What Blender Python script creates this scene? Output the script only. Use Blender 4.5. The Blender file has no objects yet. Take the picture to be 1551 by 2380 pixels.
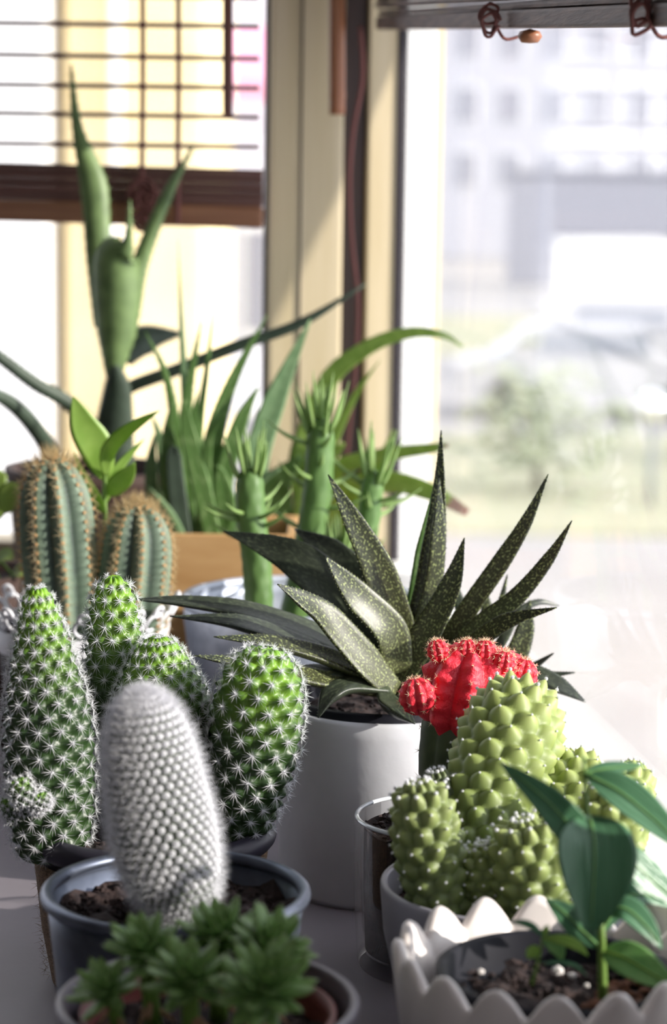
import bpy, bmesh, math, random
import numpy as np
from mathutils import Vector, Matrix, noise

S = bpy.context.scene
COL = S.collection
R = math.radians
rnd = random.Random(11)
nr = np.random.RandomState(5)

# ------------------------------------------------------------------ camera
F, CXP, CYP = 5200.0, 775.5, 1190.0          # focal length in pixels of the 1551x2380 frame
CAMZ = 0.42
cam_d = bpy.data.cameras.new('camera')
cam = bpy.data.objects.new('camera', cam_d); COL.objects.link(cam); S.camera = cam
CAMR = Matrix.Rotation(R(90 - 8.3), 3, 'X') @ Matrix.Rotation(R(0.8), 3, 'Z')
cam.matrix_world = Matrix.Translation((0, 0, CAMZ)) @ CAMR.to_4x4()
cam_d.sensor_fit = 'VERTICAL'; cam_d.sensor_height = 36; cam_d.sensor_width = 36
cam_d.lens = 36 * F / 2380
cam_d.clip_start = 0.02; cam_d.clip_end = 600
cam_d.dof.use_dof = True; cam_d.dof.focus_distance = 1.21; cam_d.dof.aperture_fstop = 7.0

# ------------------------------------------------------------------ light
S.view_settings.view_transform = 'Standard'; S.view_settings.look = 'None'
S.view_settings.gamma = 1; S.view_settings.use_curve_mapping = False
S.view_settings.exposure = 0.0
w = bpy.data.worlds.new('sky'); S.world = w; w.use_nodes = True
wb = w.node_tree.nodes['Background']
wb.inputs[0].default_value = (0.86, 0.90, 1.0, 1); wb.inputs[1].default_value = 2.7
SUN_DIR = Vector((-1.0, 0.27, -0.36)).normalized()
sd = bpy.data.lights.new('sun', 'SUN'); sd.energy = 9; sd.angle = R(0.6); sd.color = (1.0, 0.94, 0.85)
sun = bpy.data.objects.new('sun', sd); COL.objects.link(sun)
sun.rotation_mode = 'QUATERNION'; sun.rotation_quaternion = SUN_DIR.to_track_quat('-Z', 'Y')
sun.location = (3, -1, 3)
S.cycles.max_bounces = 8; S.cycles.transparent_max_bounces = 24
S.cycles.diffuse_bounces = 4; S.cycles.glossy_bounces = 4
S.cycles.caustics_reflective = False; S.cycles.caustics_refractive = False
S.cycles.sample_clamp_indirect = 8

def P(px, py, Y):
    """world point on the sight line of a photo pixel at distance Y in front of the camera"""
    d = CAMR @ Vector(((px - CXP) / F, -(py - CYP) / F, -1))
    return Vector((0, 0, CAMZ)) + d * (Y / d.y)
def px(n, Y): return n * Y / F

# ------------------------------------------------------------------ materials
def C(h):
    v = [int(h[i:i + 2], 16) / 255 for i in (0, 2, 4)]
    return tuple(((c + .055) / 1.055) ** 2.4 if c > .04045 else c / 12.92 for c in v) + (1,)
def M(name, col, rough=.5, metal=0., col2=None, scale=30., stretch=(1, 1, 1), cut=(.35, .65), bump=None,
      vcol=False, trans=0., tcol=None, spec=.5, uv=False, coat=0., voronoi=False, sss=0.):
    m = bpy.data.materials.new(name); m.use_nodes = True
    nt = m.node_tree; N = nt.nodes; L = nt.links
    b = N['Principled BSDF']; out = N['Material Output']
    b.inputs['Roughness'].default_value = rough; b.inputs['Metallic'].default_value = metal
    b.inputs['Specular IOR Level'].default_value = spec
    b.inputs['Coat Weight'].default_value = coat
    if isinstance(col, str): col = C(col)
    b.inputs['Base Color'].default_value = col
    tc = N.new('ShaderNodeTexCoord'); mp = N.new('ShaderNodeMapping')
    L.new(tc.outputs['UV' if uv else 'Object'], mp.inputs[0]); mp.inputs['Scale'].default_value = stretch
    csock = None
    if vcol:
        at = N.new('ShaderNodeAttribute'); at.attribute_name = 'Col'; csock = at.outputs['Color']
    if col2 is not None:
        if isinstance(col2, str): col2 = C(col2)
        if voronoi:
            t = N.new('ShaderNodeTexVoronoi'); t.inputs['Scale'].default_value = scale; ts = t.outputs['Distance']
        else:
            t = N.new('ShaderNodeTexNoise'); t.inputs['Scale'].default_value = scale; t.inputs['Detail'].default_value = 5
            ts = t.outputs[0]
        L.new(mp.outputs[0], t.inputs['Vector'])
        rp = N.new('ShaderNodeMapRange'); rp.inputs[1].default_value = cut[0]; rp.inputs[2].default_value = cut[1]
        L.new(ts, rp.inputs[0])
        mx = N.new('ShaderNodeMix'); mx.data_type = 'RGBA'
        L.new(rp.outputs[0], mx.inputs[0])
        if csock is not None: L.new(csock, mx.inputs[6])
        else: mx.inputs[6].default_value = col
        mx.inputs[7].default_value = col2; csock = mx.outputs[2]
    if csock is not None: L.new(csock, b.inputs['Base Color'])
    if bump:
        t = N.new('ShaderNodeTexNoise'); t.inputs['Scale'].default_value = bump[0]; t.inputs['Detail'].default_value = 4
        L.new(mp.outputs[0], t.inputs['Vector'])
        bp = N.new('ShaderNodeBump'); bp.inputs['Strength'].default_value = bump[1]; bp.inputs['Distance'].default_value = bump[2] if len(bump) > 2 else .002
        L.new(t.outputs[0], bp.inputs['Height']); L.new(bp.outputs[0], b.inputs['Normal'])
    if trans:
        tr = N.new('ShaderNodeBsdfTranslucent')
        if tcol: tr.inputs[0].default_value = C(tcol)
        elif csock is not None: L.new(csock, tr.inputs[0])
        else: tr.inputs[0].default_value = col
        ms = N.new('ShaderNodeMixShader'); ms.inputs[0].default_value = trans
        L.new(b.outputs[0], ms.inputs[1]); L.new(tr.outputs[0], ms.inputs[2]); L.new(ms.outputs[0], out.inputs[0])
    if sss:
        b.inputs['Subsurface Weight'].default_value = sss; b.inputs['Subsurface Radius'].default_value = (.6, 1, .25)
        b.inputs['Subsurface Scale'].default_value = .003
    return m
def glassmat(name, ior, tint=(1, 1, 1, 1), rough=0.02, dust_haze=0., amt=1.):
    m = bpy.data.materials.new(name); m.use_nodes = True
    nt = m.node_tree; N = nt.nodes; L = nt.links; N.remove(N['Principled BSDF'])
    fr = N.new('ShaderNodeFresnel'); fr.inputs[0].default_value = ior
    t = N.new('ShaderNodeBsdfTransparent'); t.inputs[0].default_value = tint
    g = N.new('ShaderNodeBsdfGlossy'); g.inputs['Roughness'].default_value = rough
    ms = N.new('ShaderNodeMixShader')
    mu = N.new('ShaderNodeMath'); mu.operation = 'MULTIPLY'; mu.inputs[1].default_value = amt
    L.new(fr.outputs[0], mu.inputs[0]); L.new(mu.outputs[0], ms.inputs[0]); L.new(t.outputs[0], ms.inputs[1]); L.new(g.outputs[0], ms.inputs[2])
    last = ms
    if dust_haze:  # haze put in as an even white diffuse share over the pane
        d = N.new('ShaderNodeBsdfDiffuse'); d.inputs[0].default_value = (.8, .8, .8, 1)
        m2 = N.new('ShaderNodeMixShader'); m2.inputs[0].default_value = dust_haze
        L.new(ms.outputs[0], m2.inputs[1]); L.new(d.outputs[0], m2.inputs[2]); last = m2
    L.new(last.outputs[0], N['Material Output'].inputs[0])
    return m

MAT = dict(
    sill=M('sill_paint', '857e85', .5, col2='7a747a', scale=6, bump=(60, .1)),
    plaster=M('plaster', 'b8b0a8', .9, bump=(40, .2)),
    frame_tan=M('tan_window_frame', 'd0c0a0', .45, col2='c6b591', scale=14, stretch=(6, 6, .3)),
    frame_white=M('white_window_frame', 'f4f4f2', .4),
    gasket=M('black_gasket', '241d24', .6),
    frame_dark=M('dark_brown_frame', '3a2823', .5, col2='2e1f1c', scale=10, stretch=(4, 4, .5)),
    bamboo_dark=M('dark_bamboo', '6d483f', .55, col2='523329', scale=60, stretch=(.12, 1, 4), bump=(200, .2)),
    bamboo_brown=M('brown_bamboo', '9a6a4a', .5, col2='7d5036', scale=60, stretch=(.12, 1, 4)),  # lighter brown of the bottom bar
    bamboo_grey=M('weathered_bamboo', '6a4f44', .6, col2='47342c', scale=90, stretch=(2, .1, 3), bump=(220, .3)),
    wand=M('wand_brown', '6b3f31', .5, col2='59322a', scale=40, stretch=(3, 3, .4)),
    wand_copper=M('wand_copper', 'a06a48', .4, col2='8a5638', scale=40, stretch=(3, 3, .4)),
    cord=M('brown_cord', '7a4b45', .8, bump=(900, .5)),
    steel=M('galvanised_steel', '6b7282', .42, .7, col2='525866', scale=45, bump=(30, .05)),
    zinc=M('zinc', 'c6cddc', .4, .25, col2='a9b1c2', scale=60, cut=(.4, .6)),
    plastic_dark=M('dark_plastic', '2f2c3a', .45),
    plastic_black=M('black_plastic', '17171f', .6, spec=.2),
    plastic_rust=M('rust_plastic', '7d403a', .5),
    jute=M('jute', '8f755c', .95, col2='6b543f', scale=420, stretch=(1, 1, 3), bump=(500, .9)),
    grey_glaze=M('grey_glaze', '77707a', .45, col2='676069', scale=20),
    light_grey=M('light_grey_ceramic', 'aaa8b2', .4),
    white_paint=M('white_paint', 'dcdde2', .45, col2='d2d3d9', scale=25, bump=(70, .15)),
    white_ceramic=M('white_ceramic', 'ece3df', .35, coat=.2),
    lace=M('white_lace_metal', 'e8e8ee', .5),
    brown_pot=M('dark_brown_pot', '3d2a24', .8, bump=(80, .4)),
    terracotta=M('terracotta', '8a5a44', .8),
    wood=M('light_wood', 'cfa673', .55, col2='bd915d', scale=18, stretch=(.6, 4, 4)),
    soil=M('soil', '251c1e', .95, col2='3b2c29', scale=260, bump=(300, .6)),
    coir=M('coir', '7a4c34', .95, col2='4a2e24', scale=260),
    perlite=M('perlite', 'd8d2cf', .9),
    spine_white=M('white_spines', 'f2f2f6', .6, trans=.25),
    spine_gold=M('golden_spines', 'd9c396', .6, trans=.2),
    spine_cream=M('cream_spines', 'e6cfae', .6),
    areole=M('tan_areole', 'cfa274', .9),
    wool=M('white_wool', 'f0f0f2', .95),
    mammil=M('green_tubercles', '4c7a2a', .42, vcol=True, sss=.25),
    clump=M('pale_tubercles', '9bb060', .52, vcol=True, sss=.25),
    whitecactus=M('grey_green_flesh', '5d6f56', .6, vcol=True),
    ribbed=M('blue_green_rib', '6f8a72', .6, vcol=True, col2='566a57', scale=90, cut=(.5, .8)),
    red=M('red_cactus', 'e0152f', .5, vcol=True, sss=.35, bump=(420, .5, .002)),
    stock=M('dark_rootstock', '4b5638', .5, col2='39432d', scale=60),
    gasteria=M('spotted_leaf', '2a3322', .42, col2='97a268', scale=820, stretch=(.75, 1, 1), cut=(.53, .66), uv=True, trans=.06, vcol=True),
    gasteria_plain=M('dark_leaf', '343c30', .38, col2='56604a', scale=700, stretch=(.4, 1, 1), cut=(.5, .75), uv=True, vcol=True),
    leaf_edge=M('reddish_leaf_base', '7a5a44', .5),
    aloe=M('aloe_green', '5f8242', .48, col2='92ac70', scale=240, stretch=(.4, 1, 1), cut=(.52, .7), uv=True, trans=.25),
    aloe_blue=M('aloe_blue_green', '6f8f62', .5, col2='86a376', scale=120, uv=True, trans=.25),
    aloe_light=M('aloe_light_green', 'a3bf62', .45, col2='8aa84e', scale=120, uv=True, trans=.35),
    aloe_tip=M('dried_tip', '6d3f38', .8),
    agave=M('agave_green', '637a4a', .48, col2='7d965e', scale=60, uv=True, trans=.2),
    agave_dark=M('agave_dark', '394639', .55, col2='455445', scale=60, uv=True, trans=.1),
    opuntia=M('opuntia_green', '5f7f42', .5, col2='527238', scale=60, trans=.1),
    needle=M('needle_leaf', '90ad66', .45, trans=.3),
    young=M('young_leaf', 'a5c465', .4, col2='93b655', scale=80, uv=True, trans=.45),
    citrus=M('citrus_leaf', '618f6c', .32, col2='4f7d5a', scale=90, stretch=(.3, 2.5, 1), uv=True, trans=.25, bump=(160, .35)),
    citrus_bright=M('bright_leaf', '86b26c', .35, col2='74a45e', scale=90, uv=True, trans=.3),
    stem_green=M('green_stem', '6b8a3c', .5, trans=.1),
    stem_brown=M('woody_stem', '4a4632', .7),
    leek=M('houseleek_leaf', '5c8a4a', .4, vcol=True, col2='6b9a58', scale=140, cut=(.5, .8), trans=.15),
    dead=M('dry_leaf', '9a7b5c', .9),
    pothos=M('round_leaf', '93ad54', .45, trans=.3),
    glass_pane=glassmat('window_glass', 1.3, dust_haze=.11, amt=.16),
    glass_jar=glassmat('jar_glass', 1.4, rough=.01, amt=.35),
    cream=M('cream_render', 'efdcae', .9, col2='ead29c', scale=1.2),
    whitewash=M('white_render', 'f5f2ee', .9),
    lavender=M('pale_blue_render', 'e4e4ee', .9),
    facade_grey=M('pale_grey_render', 'bbbbc2', .9),
    facade_dark=M('window_dark', '94959f', .5),
    roofgrey=M('roof_grey', '7e808a', .8),
    pink=M('pink_awning', 'e7a9c4', .8),
    ground=M('pale_paving', 'a3a09f', .9, col2='989594', scale=.6),
    lawn=M('lawn', '989b82', .95, col2='a8a288', scale=3),
    shrub=M('shrub_leaves', '9aa288', .9),
    carwhite=M('car_white', 'b6b6b9', .25, coat=.5),
    cardark=M('car_glass', '8a8f9a', .2),
    tyre=M('tyre', '2a2a2c', .8),
    chrome=M('mirror_ball', 'ffffff', .25, 1.),
)

# ------------------------------------------------------------------ object helpers
def rootloc(o):
    v = Vector((0, 0, 0))
    while o is not None:
        v += o.location; o = o.parent
    return v
def mk(name, vs, fs, mat, parent=None, smooth=True, cols=None, uvs=None, kind=None, label=None):
    """one mesh object from world-space vertices; its origin is its thing's base"""
    off = rootloc(parent)
    vs = np.asarray([tuple(v) for v in vs], dtype=float) if not isinstance(vs, np.ndarray) else vs
    me = bpy.data.meshes.new(name)
    me.from_pydata((vs - np.array(off)).tolist(), [], fs if isinstance(fs, list) else fs.tolist())
    me.polygons.foreach_set('use_smooth', [smooth] * len(me.polygons))
    if cols is not None:
        a = me.color_attributes.new('Col', 'FLOAT_COLOR', 'POINT')
        c = np.ones((len(vs), 4)); c[:, :3] = np.asarray(cols)[:, :3]
        a.data.foreach_set('color', c.ravel())
    if uvs is not None:
        ul = me.uv_layers.new(name='UVMap')
        idx = np.empty(len(me.loops), dtype=int); me.loops.foreach_get('vertex_index', idx)
        ul.data.foreach_set('uv', np.asarray(uvs, dtype=float)[idx].ravel())
    me.materials.append(MAT[mat] if isinstance(mat, str) else mat)
    me.update()
    o = bpy.data.objects.new(name, me); COL.objects.link(o)
    if parent: o.parent = parent
    if kind: o['kind'] = kind
    if label: o['label'] = label
    return o
def thing(name, loc, label, cat, group=None):
    o = bpy.data.objects.new(name, None); o.empty_display_size = .02
    COL.objects.link(o); o.location = loc; o['label'] = label; o['category'] = cat
    if group: o['group'] = group
    return o
def tag(o, label, cat, group=None):
    o['label'] = label; o['category'] = cat
    if group: o['group'] = group
    return o

class G:
    """mesh gatherer"""
    def __init__(s): s.v = []; s.f = []
    def add(s, vs, fs):
        n = len(s.v); s.v += [tuple(v) for v in vs]; s.f += [tuple(i + n for i in f) for f in fs]; return s
    def box(s, a, b, fr=None):
        (x0, y0, z0), (x1, y1, z1) = a, b
        vs = [(x0, y0, z0), (x1, y0, z0), (x1, y1, z0), (x0, y1, z0), (x0, y0, z1), (x1, y0, z1), (x1, y1, z1), (x0, y1, z1)]
        if fr: vs = [fr(*v) for v in vs]
        return s.add(vs, [(3, 2, 1, 0), (4, 5, 6, 7), (0, 1, 5, 4), (1, 2, 6, 5), (2, 3, 7, 6), (3, 0, 4, 7)])
    def obj(s, name, mat, parent=None, smooth=False, **k): return mk(name, s.v, s.f, mat, parent, smooth, **k)

def bbox(name, a, b, mat, parent=None, fr=None, bevel=.002, **k):
    """bevelled box"""
    bm = bmesh.new(); g = G().box(a, b)
    for v in g.v: bm.verts.new(v)
    bm.verts.ensure_lookup_table()
    for f in g.f: bm.faces.new([bm.verts[i] for i in f])
    if bevel: bmesh.ops.bevel(bm, geom=bm.edges[:], offset=bevel, segments=2, affect='EDGES', profile=.6)
    bm.verts.ensure_lookup_table(); bm.verts.index_update()
    vs = [fr(*v.co) if fr else v.co.copy() for v in bm.verts]; fs = [tuple(v.index for v in f.verts) for f in bm.faces]
    bm.free()
    return mk(name, vs, fs, mat, parent, False, **k)

def catmull(pts, n):
    pts = [Vector(p) for p in pts]
    if len(pts) == 2: return [pts[0].lerp(pts[1], i / (n - 1)) for i in range(n)]
    q = [pts[0] * 2 - pts[1]] + pts + [pts[-1] * 2 - pts[-2]]
    out = []
    m = len(pts) - 1
    for i in range(n):
        t = i / (n - 1) * m; k = min(int(t), m - 1); u = t - k
        a, b, c, d = q[k:k + 4]
        out.append(.5 * ((2 * b) + (c - a) * u + (2 * a - 5 * b + 4 * c - d) * u * u + (3 * b - a - 3 * c + d) * u ** 3))
    return out
def tangents(p):
    return [(p[min(i + 1, len(p) - 1)] - p[max(i - 1, 0)]).normalized() for i in range(len(p))]
def tube_g(pts, radii, seg=8, n=None, g=None):
    g = g or G()
    p = catmull(pts, n) if n else [Vector(q) for q in pts]
    T = tangents(p)
    ra = radii if hasattr(radii, '__len__') else [radii] * 2
    N = T[0].orthogonal().normalized(); vs = []; fs = []
    for i, c in enumerate(p):
        N = (N - T[i] * N.dot(T[i])).normalized(); B = T[i].cross(N)
        t = i / (len(p) - 1); r = float(np.interp(t, np.linspace(0, 1, len(ra)), ra))
        for k in range(seg):
            a = 2 * math.pi * k / seg; vs.append(c + (N * math.cos(a) + B * math.sin(a)) * r)
    m = len(p)
    for i in range(m - 1):
        for k in range(seg):
            k2 = (k + 1) % seg; fs.append((i * seg + k, i * seg + k2, (i + 1) * seg + k2, (i + 1) * seg + k))
    fs.append(tuple(range(seg))[::-1]); fs.append(tuple((m - 1) * seg + k for k in range(seg)))
    return g.add(vs, fs)
def tube(name, pts, radii, mat, parent=None, seg=8, n=None, **k):
    return tube_g(pts, radii, seg, n).obj(name, mat, parent, True, **k)
def lathe_g(prof, c, seg=64, fn=None, g=None):
    """profile [(r, z)] about the vertical through c; fn(a, r, z) may reshape it"""
    g = g or G(); vs = []; fs = []
    for r, z in prof:
        for k in range(seg):
            a = 2 * math.pi * k / seg; rr, zz = fn(a, r, z) if fn else (r, z)
            vs.append((c[0] + rr * math.cos(a), c[1] + rr * math.sin(a), zz))
    for i in range(len(prof) - 1):
        for k in range(seg):
            k2 = (k + 1) % seg; fs.append((i * seg + k, i * seg + k2, (i + 1) * seg + k2, (i + 1) * seg + k))
    return g.add(vs, fs)
def lathe(name, prof, c, mat, parent=None, seg=64, fn=None, **k):
    return lathe_g(prof, c, seg, fn).obj(name, mat, parent, True, **k)
def arc(cr, cz, rad, a0, a1, n=8):
    return [(cr + rad * math.cos(R(a0 + (a1 - a0) * i / n)), cz + rad * math.sin(R(a0 + (a1 - a0) * i / n))) for i in range(n + 1)]
ICO = None
def blob(g, c, r, sq=(1, 1, 1), jit=.0):
    """small irregular lump, 20 triangles"""
    global ICO
    if ICO is None:
        bm = bmesh.new(); bmesh.ops.create_icosphere(bm, subdivisions=1, radius=1)
        bm.verts.ensure_lookup_table(); ICO = ([v.co.copy() for v in bm.verts], [tuple(v.index for v in f.verts) for f in bm.faces]); bm.free()
    g.add([Vector(c) + Vector([v[i] * sq[i] * r * (1 + rnd.uniform(-jit, jit)) for i in range(3)]) for v in ICO[0]], ICO[1])

LEAFCOL = {}
def leaf(name, pts, wid, thick, mat, parent, up=(0, -1, .5), n=16, seg=10, chan=.12, shape='lance', tip=None, teeth=0, label=None):
    """fleshy or thin blade swept along pts; wid is the full width (or a list along the blade)"""
    p = catmull(pts, n); T = tangents(p); up = Vector(up)
    vs = []; fs = []; uv = []; s = 0; cl = [] if mat in LEAFCOL else None
    for i, c in enumerate(p):
        t = i / (n - 1)
        if i: s += (p[i] - p[i - 1]).length
        if hasattr(wid, '__len__'): w_ = float(np.interp(t, np.linspace(0, 1, len(wid)), wid))
        elif shape == 'lance': w_ = wid * (min(1, .72 + t * 1.6)) * (1 - t ** 1.5) ** .95
        elif shape == 'ovate': w_ = wid * max(.05, math.sin(math.pi * min(1, t ** .85)) ** .8)
        else: w_ = wid * (1 - t * .9)
        w_ = max(w_, .0004)
        th = thick * (min(1, w_ / (max(wid) if hasattr(wid, '__len__') else wid) * 1.1)) + .0002
        N = (up - T[i] * up.dot(T[i]))
        N = N.normalized() if N.length > 1e-5 else T[i].orthogonal().normalized()
        B = T[i].cross(N)
        for k in range(seg):
            a = 2 * math.pi * k / seg; x = math.cos(a); y = math.sin(a)
            yy = y * th * (.35 if y > 0 else .65) + chan * w_ * (x * x)
            vs.append(c + B * (x * w_ / 2) + N * yy); uv.append((s, x * w_ / 2 + (.2 if y < 0 else 0)))
            if cl is not None: cl.append(mixcol(LEAFCOL[mat][0], LEAFCOL[mat][1], np.array([min(1, t * 1.15)]))[0] * (.75 if abs(x) > .95 else 1))
    for i in range(n - 1):
        for k in range(seg):
            k2 = (k + 1) % seg; fs.append((i * seg + k, i * seg + k2, (i + 1) * seg + k2, (i + 1) * seg + k))
    fs.append(tuple(range(seg))[::-1])
    fs.append(tuple((n - 1) * seg + k for k in range(seg)))
    if teeth:
        for i in range(1, n - 1):
            for k in (0, seg // 2):
                q = vs[i * seg + k]; d = (q - p[i]); ln = d.length
                if ln < 1e-4: continue
                d = d / ln; l_ = teeth; e = T[i] * l_ * .5; b0 = len(vs)
                vs += [q - e - d * l_ * .3, q + e - d * l_ * .3, q + d * l_ + T[i] * l_ * .4]; uv += [(s, 0)] * 3; cl = cl + [cl[0] * 2] * 3 if cl is not None else None; fs.append((b0, b0 + 1, b0 + 2))
    o = mk(name, vs, fs, mat, parent, True, uvs=uv, label=label, cols=cl)
    if tip:
        o.data.materials.append(MAT[tip])
        lim = len(o.data.polygons)
        k0 = int((n - 1) * .9) * seg
        for i, pl in enumerate(o.data.polygons):
            if k0 <= i < (n - 1) * seg or i == (n - 1) * seg + 1: pl.material_index = 1
    return o

LEAFCOL['gasteria'] = (C('4a4c30'), C('22291d')); LEAFCOL['gasteria_plain'] = (C('3c4432'), C('262c26'))
# ------------------------------------------------------------------ cactus bodies
class Body:
    """solid of revolution about a curved axis, covered with tubercles or ribs"""
    def __init__(s, axis, prof, n, rows, amp, mode='tub', pw=1.0, tilt=.25, su=6, sv=6, ripple=0.):
        s.ax = catmull(axis, 60); s.n, s.rows, s.amp, s.mode, s.pw, s.tilt, s.rip = n, rows, amp, mode, pw, tilt, ripple
        d = [0.]
        for i in range(1, 60): d.append(d[-1] + (s.ax[i] - s.ax[i - 1]).length)
        s.L = d[-1]; s.d = np.array(d)
        T = tangents(s.ax); N = T[0].orthogonal().normalized(); s.fr = []
        for i in range(60):
            N = (N - T[i] * N.dot(T[i])).normalized(); s.fr.append((T[i], N.copy(), T[i].cross(N)))
        s.A = np.array([tuple(v) for v in s.ax]); s.TT = np.array([tuple(f[0]) for f in s.fr])
        s.NN = np.array([tuple(f[1]) for f in s.fr]); s.BB = np.array([tuple(f[2]) for f in s.fr])
        # fine profile by arc length
        pp = catmull([(h * s.L, r, 0) for h, r in prof], 240)
        h = np.clip(np.array([q.x for q in pp]), 0, s.L * 1.02); r = np.maximum(np.array([q.y for q in pp]), 1e-5)
        sl = np.concatenate([[0], np.cumsum(np.hypot(np.diff(h), np.diff(r)))])
        s.S = sl[-1]; s.ph, s.pr, s.ps = h, r, sl / sl[-1]; s.rmax = r.max()
        s.su, s.sv = su, sv
    def at(s, u, v):
        """arrays u (turns) and v (0..1 along the profile) -> base position, normal, axis tangent, radius"""
        h = np.interp(v, s.ps, s.ph); r = np.interp(v, s.ps, s.pr)
        e = 1e-3
        dh = np.interp(np.minimum(v + e, 1), s.ps, s.ph) - np.interp(np.maximum(v - e, 0), s.ps, s.ph)
        dr = np.interp(np.minimum(v + e, 1), s.ps, s.pr) - np.interp(np.maximum(v - e, 0), s.ps, s.pr)
        ln = np.hypot(dh, dr) + 1e-9; dh, dr = dh / ln, dr / ln
        I = lambda arr: np.stack([np.interp(h, s.d, arr[:, k]) for k in range(3)], -1)
        c, T, N, B = I(s.A), I(s.TT), I(s.NN), I(s.BB)
        a = u * 2 * np.pi
        E = N * np.cos(a)[..., None] + B * np.sin(a)[..., None]
        return c + E * r[..., None], E * dh[..., None] - T * dr[..., None], T, r
    def bumpval(s, u, v):
        row = v * s.rows; col = u * s.n
        if s.mode == 'rib':
            dc = np.abs(col - np.round(col)) * 2; ridge = (1 - dc ** 1.15)
            return ridge * (1 - s.rip + s.rip * (.5 + .5 * np.cos(2 * np.pi * (row - .5))))
        best = np.full(np.broadcast(u, v).shape, 9.)
        j0 = np.round(row - .5)
        for dj in (-1, 0, 1):
            j = j0 + dj; dr = row - .5 - j; cc = col - .5 * j; dc = cc - np.round(cc)
            best = np.minimum(best, np.hypot(dc / .6, dr / .72))
        return np.clip(1 - best, 0, 1) ** s.pw
    def displaced(s, u, v):
        p, nrm, T, r = s.at(u, v)
        k = np.minimum(1, r / s.rmax * 1.6) if s.mode != 'rib' else np.minimum(1, r / s.rmax)
        b = s.bumpval(u, v)
        return p + (nrm + T * s.tilt) * (s.amp * b * k)[..., None], nrm, T, r, b
    def build(s, name, mat, parent, colfn, **kw):
        U, V = s.n * s.su, int(s.rows * s.sv)
        u, v = np.meshgrid(np.arange(U) / U, np.linspace(0, 1, V + 1))
        p, nrm, T, r, b = s.displaced(u, v)
        vs = p.reshape(-1, 3); i = np.arange(V)[:, None] * U; k = np.arange(U)[None, :]; k2 = (k + 1) % U
        fs = np.stack([i + k, i + k2, i + U + k2, i + U + k], -1).reshape(-1, 4)
        cols = colfn(v.ravel(), b.ravel())
        return mk(name, vs, fs, mat, parent, True, cols=cols, **kw)
    def areoles(s, vmin=0., vmax=1.):
        out = []
        J = np.arange(s.rows)
        for j in J:
            v = (j + .5) / s.rows
            if not vmin <= v <= vmax: continue
            i = np.arange(s.n); u = ((i + (.5 * j if s.mode != 'rib' else 0)) / s.n)
            p, nrm, T, r, b = s.displaced(u, np.full(s.n, v))
            for q in range(s.n): out.append((p[q], nrm[q] / (np.linalg.norm(nrm[q]) + 1e-9), T[q], r[q], v))
        return out
def mixcol(a, b, t): return np.outer(1 - t, np.array(a[:3])) + np.outer(t, np.array(b[:3]))
def spines(name, items, mat, parent, wool=None, **kw):
    """items: (base, direction, length, width); thin three-sided needles in one mesh"""
    b = np.array([i[0] for i in items]); d = np.array([i[1] for i in items]); d /= np.linalg.norm(d, axis=1)[:, None] + 1e-9
    l = np.array([i[2] for i in items])[:, None]; wd = np.array([i[3] for i in items])[:, None]
    ref = np.where(np.abs(d[:, 2:3]) < .9, np.array([[0, 0, 1.]]), np.array([[1., 0, 0]]))
    x = np.cross(d, ref); x /= np.linalg.norm(x, axis=1)[:, None]; y = np.cross(d, x)
    vs = np.stack([b + x * wd, b + (-.5 * x + .87 * y) * wd, b + (-.5 * x - .87 * y) * wd, b + d * l], 1).reshape(-1, 3)
    k = np.arange(len(items))[:, None] * 4
    fs = np.concatenate([k + np.array([[0, 1, 3]]), k + np.array([[1, 2, 3]]), k + np.array([[2, 0, 3]])]).tolist()
    vs = vs.tolist()
    if wool:
        g = G(); g.v = [tuple(v) for v in vs]; g.f = [tuple(f) for f in fs]
        for c, r in wool: blob(g, c, r)
        vs, fs = g.v, g.f
    return mk(name, np.array(vs), fs, mat, parent, False, kind='stuff', **kw)
def fan(ar, count, l, wd, spread=(.15, .7), jit=.25):
    """star of needles on one areole"""
    p, nrm = ar[0], ar[1]; o = []
    ref = np.array([0, 0, 1.]) if abs(nrm[2]) < .9 else np.array([1., 0, 0])
    x = np.cross(nrm, ref); x /= np.linalg.norm(x); y = np.cross(nrm, x)
    for k in range(count):
        a = 2 * math.pi * (k + rnd.uniform(-.4, .4)) / count
        d = x * math.cos(a) + y * math.sin(a) + nrm * rnd.uniform(*spread)
        o.append((p, d, l * rnd.uniform(1 - jit, 1 + jit), wd))
    return o
def soil(name, c, r, z, parent, mat='soil', lump=.003, crumbs=60, seed=0, **kw):
    """uneven bed of earth with loose crumbs"""
    g = G(); vs = [(c[0], c[1], z)]; fs = []; K, SG = 9, 36
    for i in range(1, K + 1):
        for k in range(SG):
            a = 2 * math.pi * k / SG; rr = r * i / K; x, y = c[0] + rr * math.cos(a), c[1] + rr * math.sin(a)
            vs.append((x, y, z + lump * noise.noise(Vector((x * 90, y * 90, seed))) + lump * .5 * noise.noise(Vector((x * 260, y * 260, seed)))))
    for k in range(SG): fs.append((0, 1 + k, 1 + (k + 1) % SG))
    for i in range(K - 1):
        for k in range(SG):
            a, b = 1 + i * SG, 1 + (i + 1) * SG; fs.append((a + k, b + k, b + (k + 1) % SG, a + (k + 1) % SG))
    g.add(vs, fs)
    for _ in range(crumbs):
        a = rnd.uniform(0, 6.283); rr = r * math.sqrt(rnd.random()) * .95; s = rnd.uniform(.0006, .0021)
        blob(g, (c[0] + rr * math.cos(a), c[1] + rr * math.sin(a), z + s * .6), s, (1, 1, .8), .3)
    return g.obj(name, mat, parent, False, kind='stuff', **kw)

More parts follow.
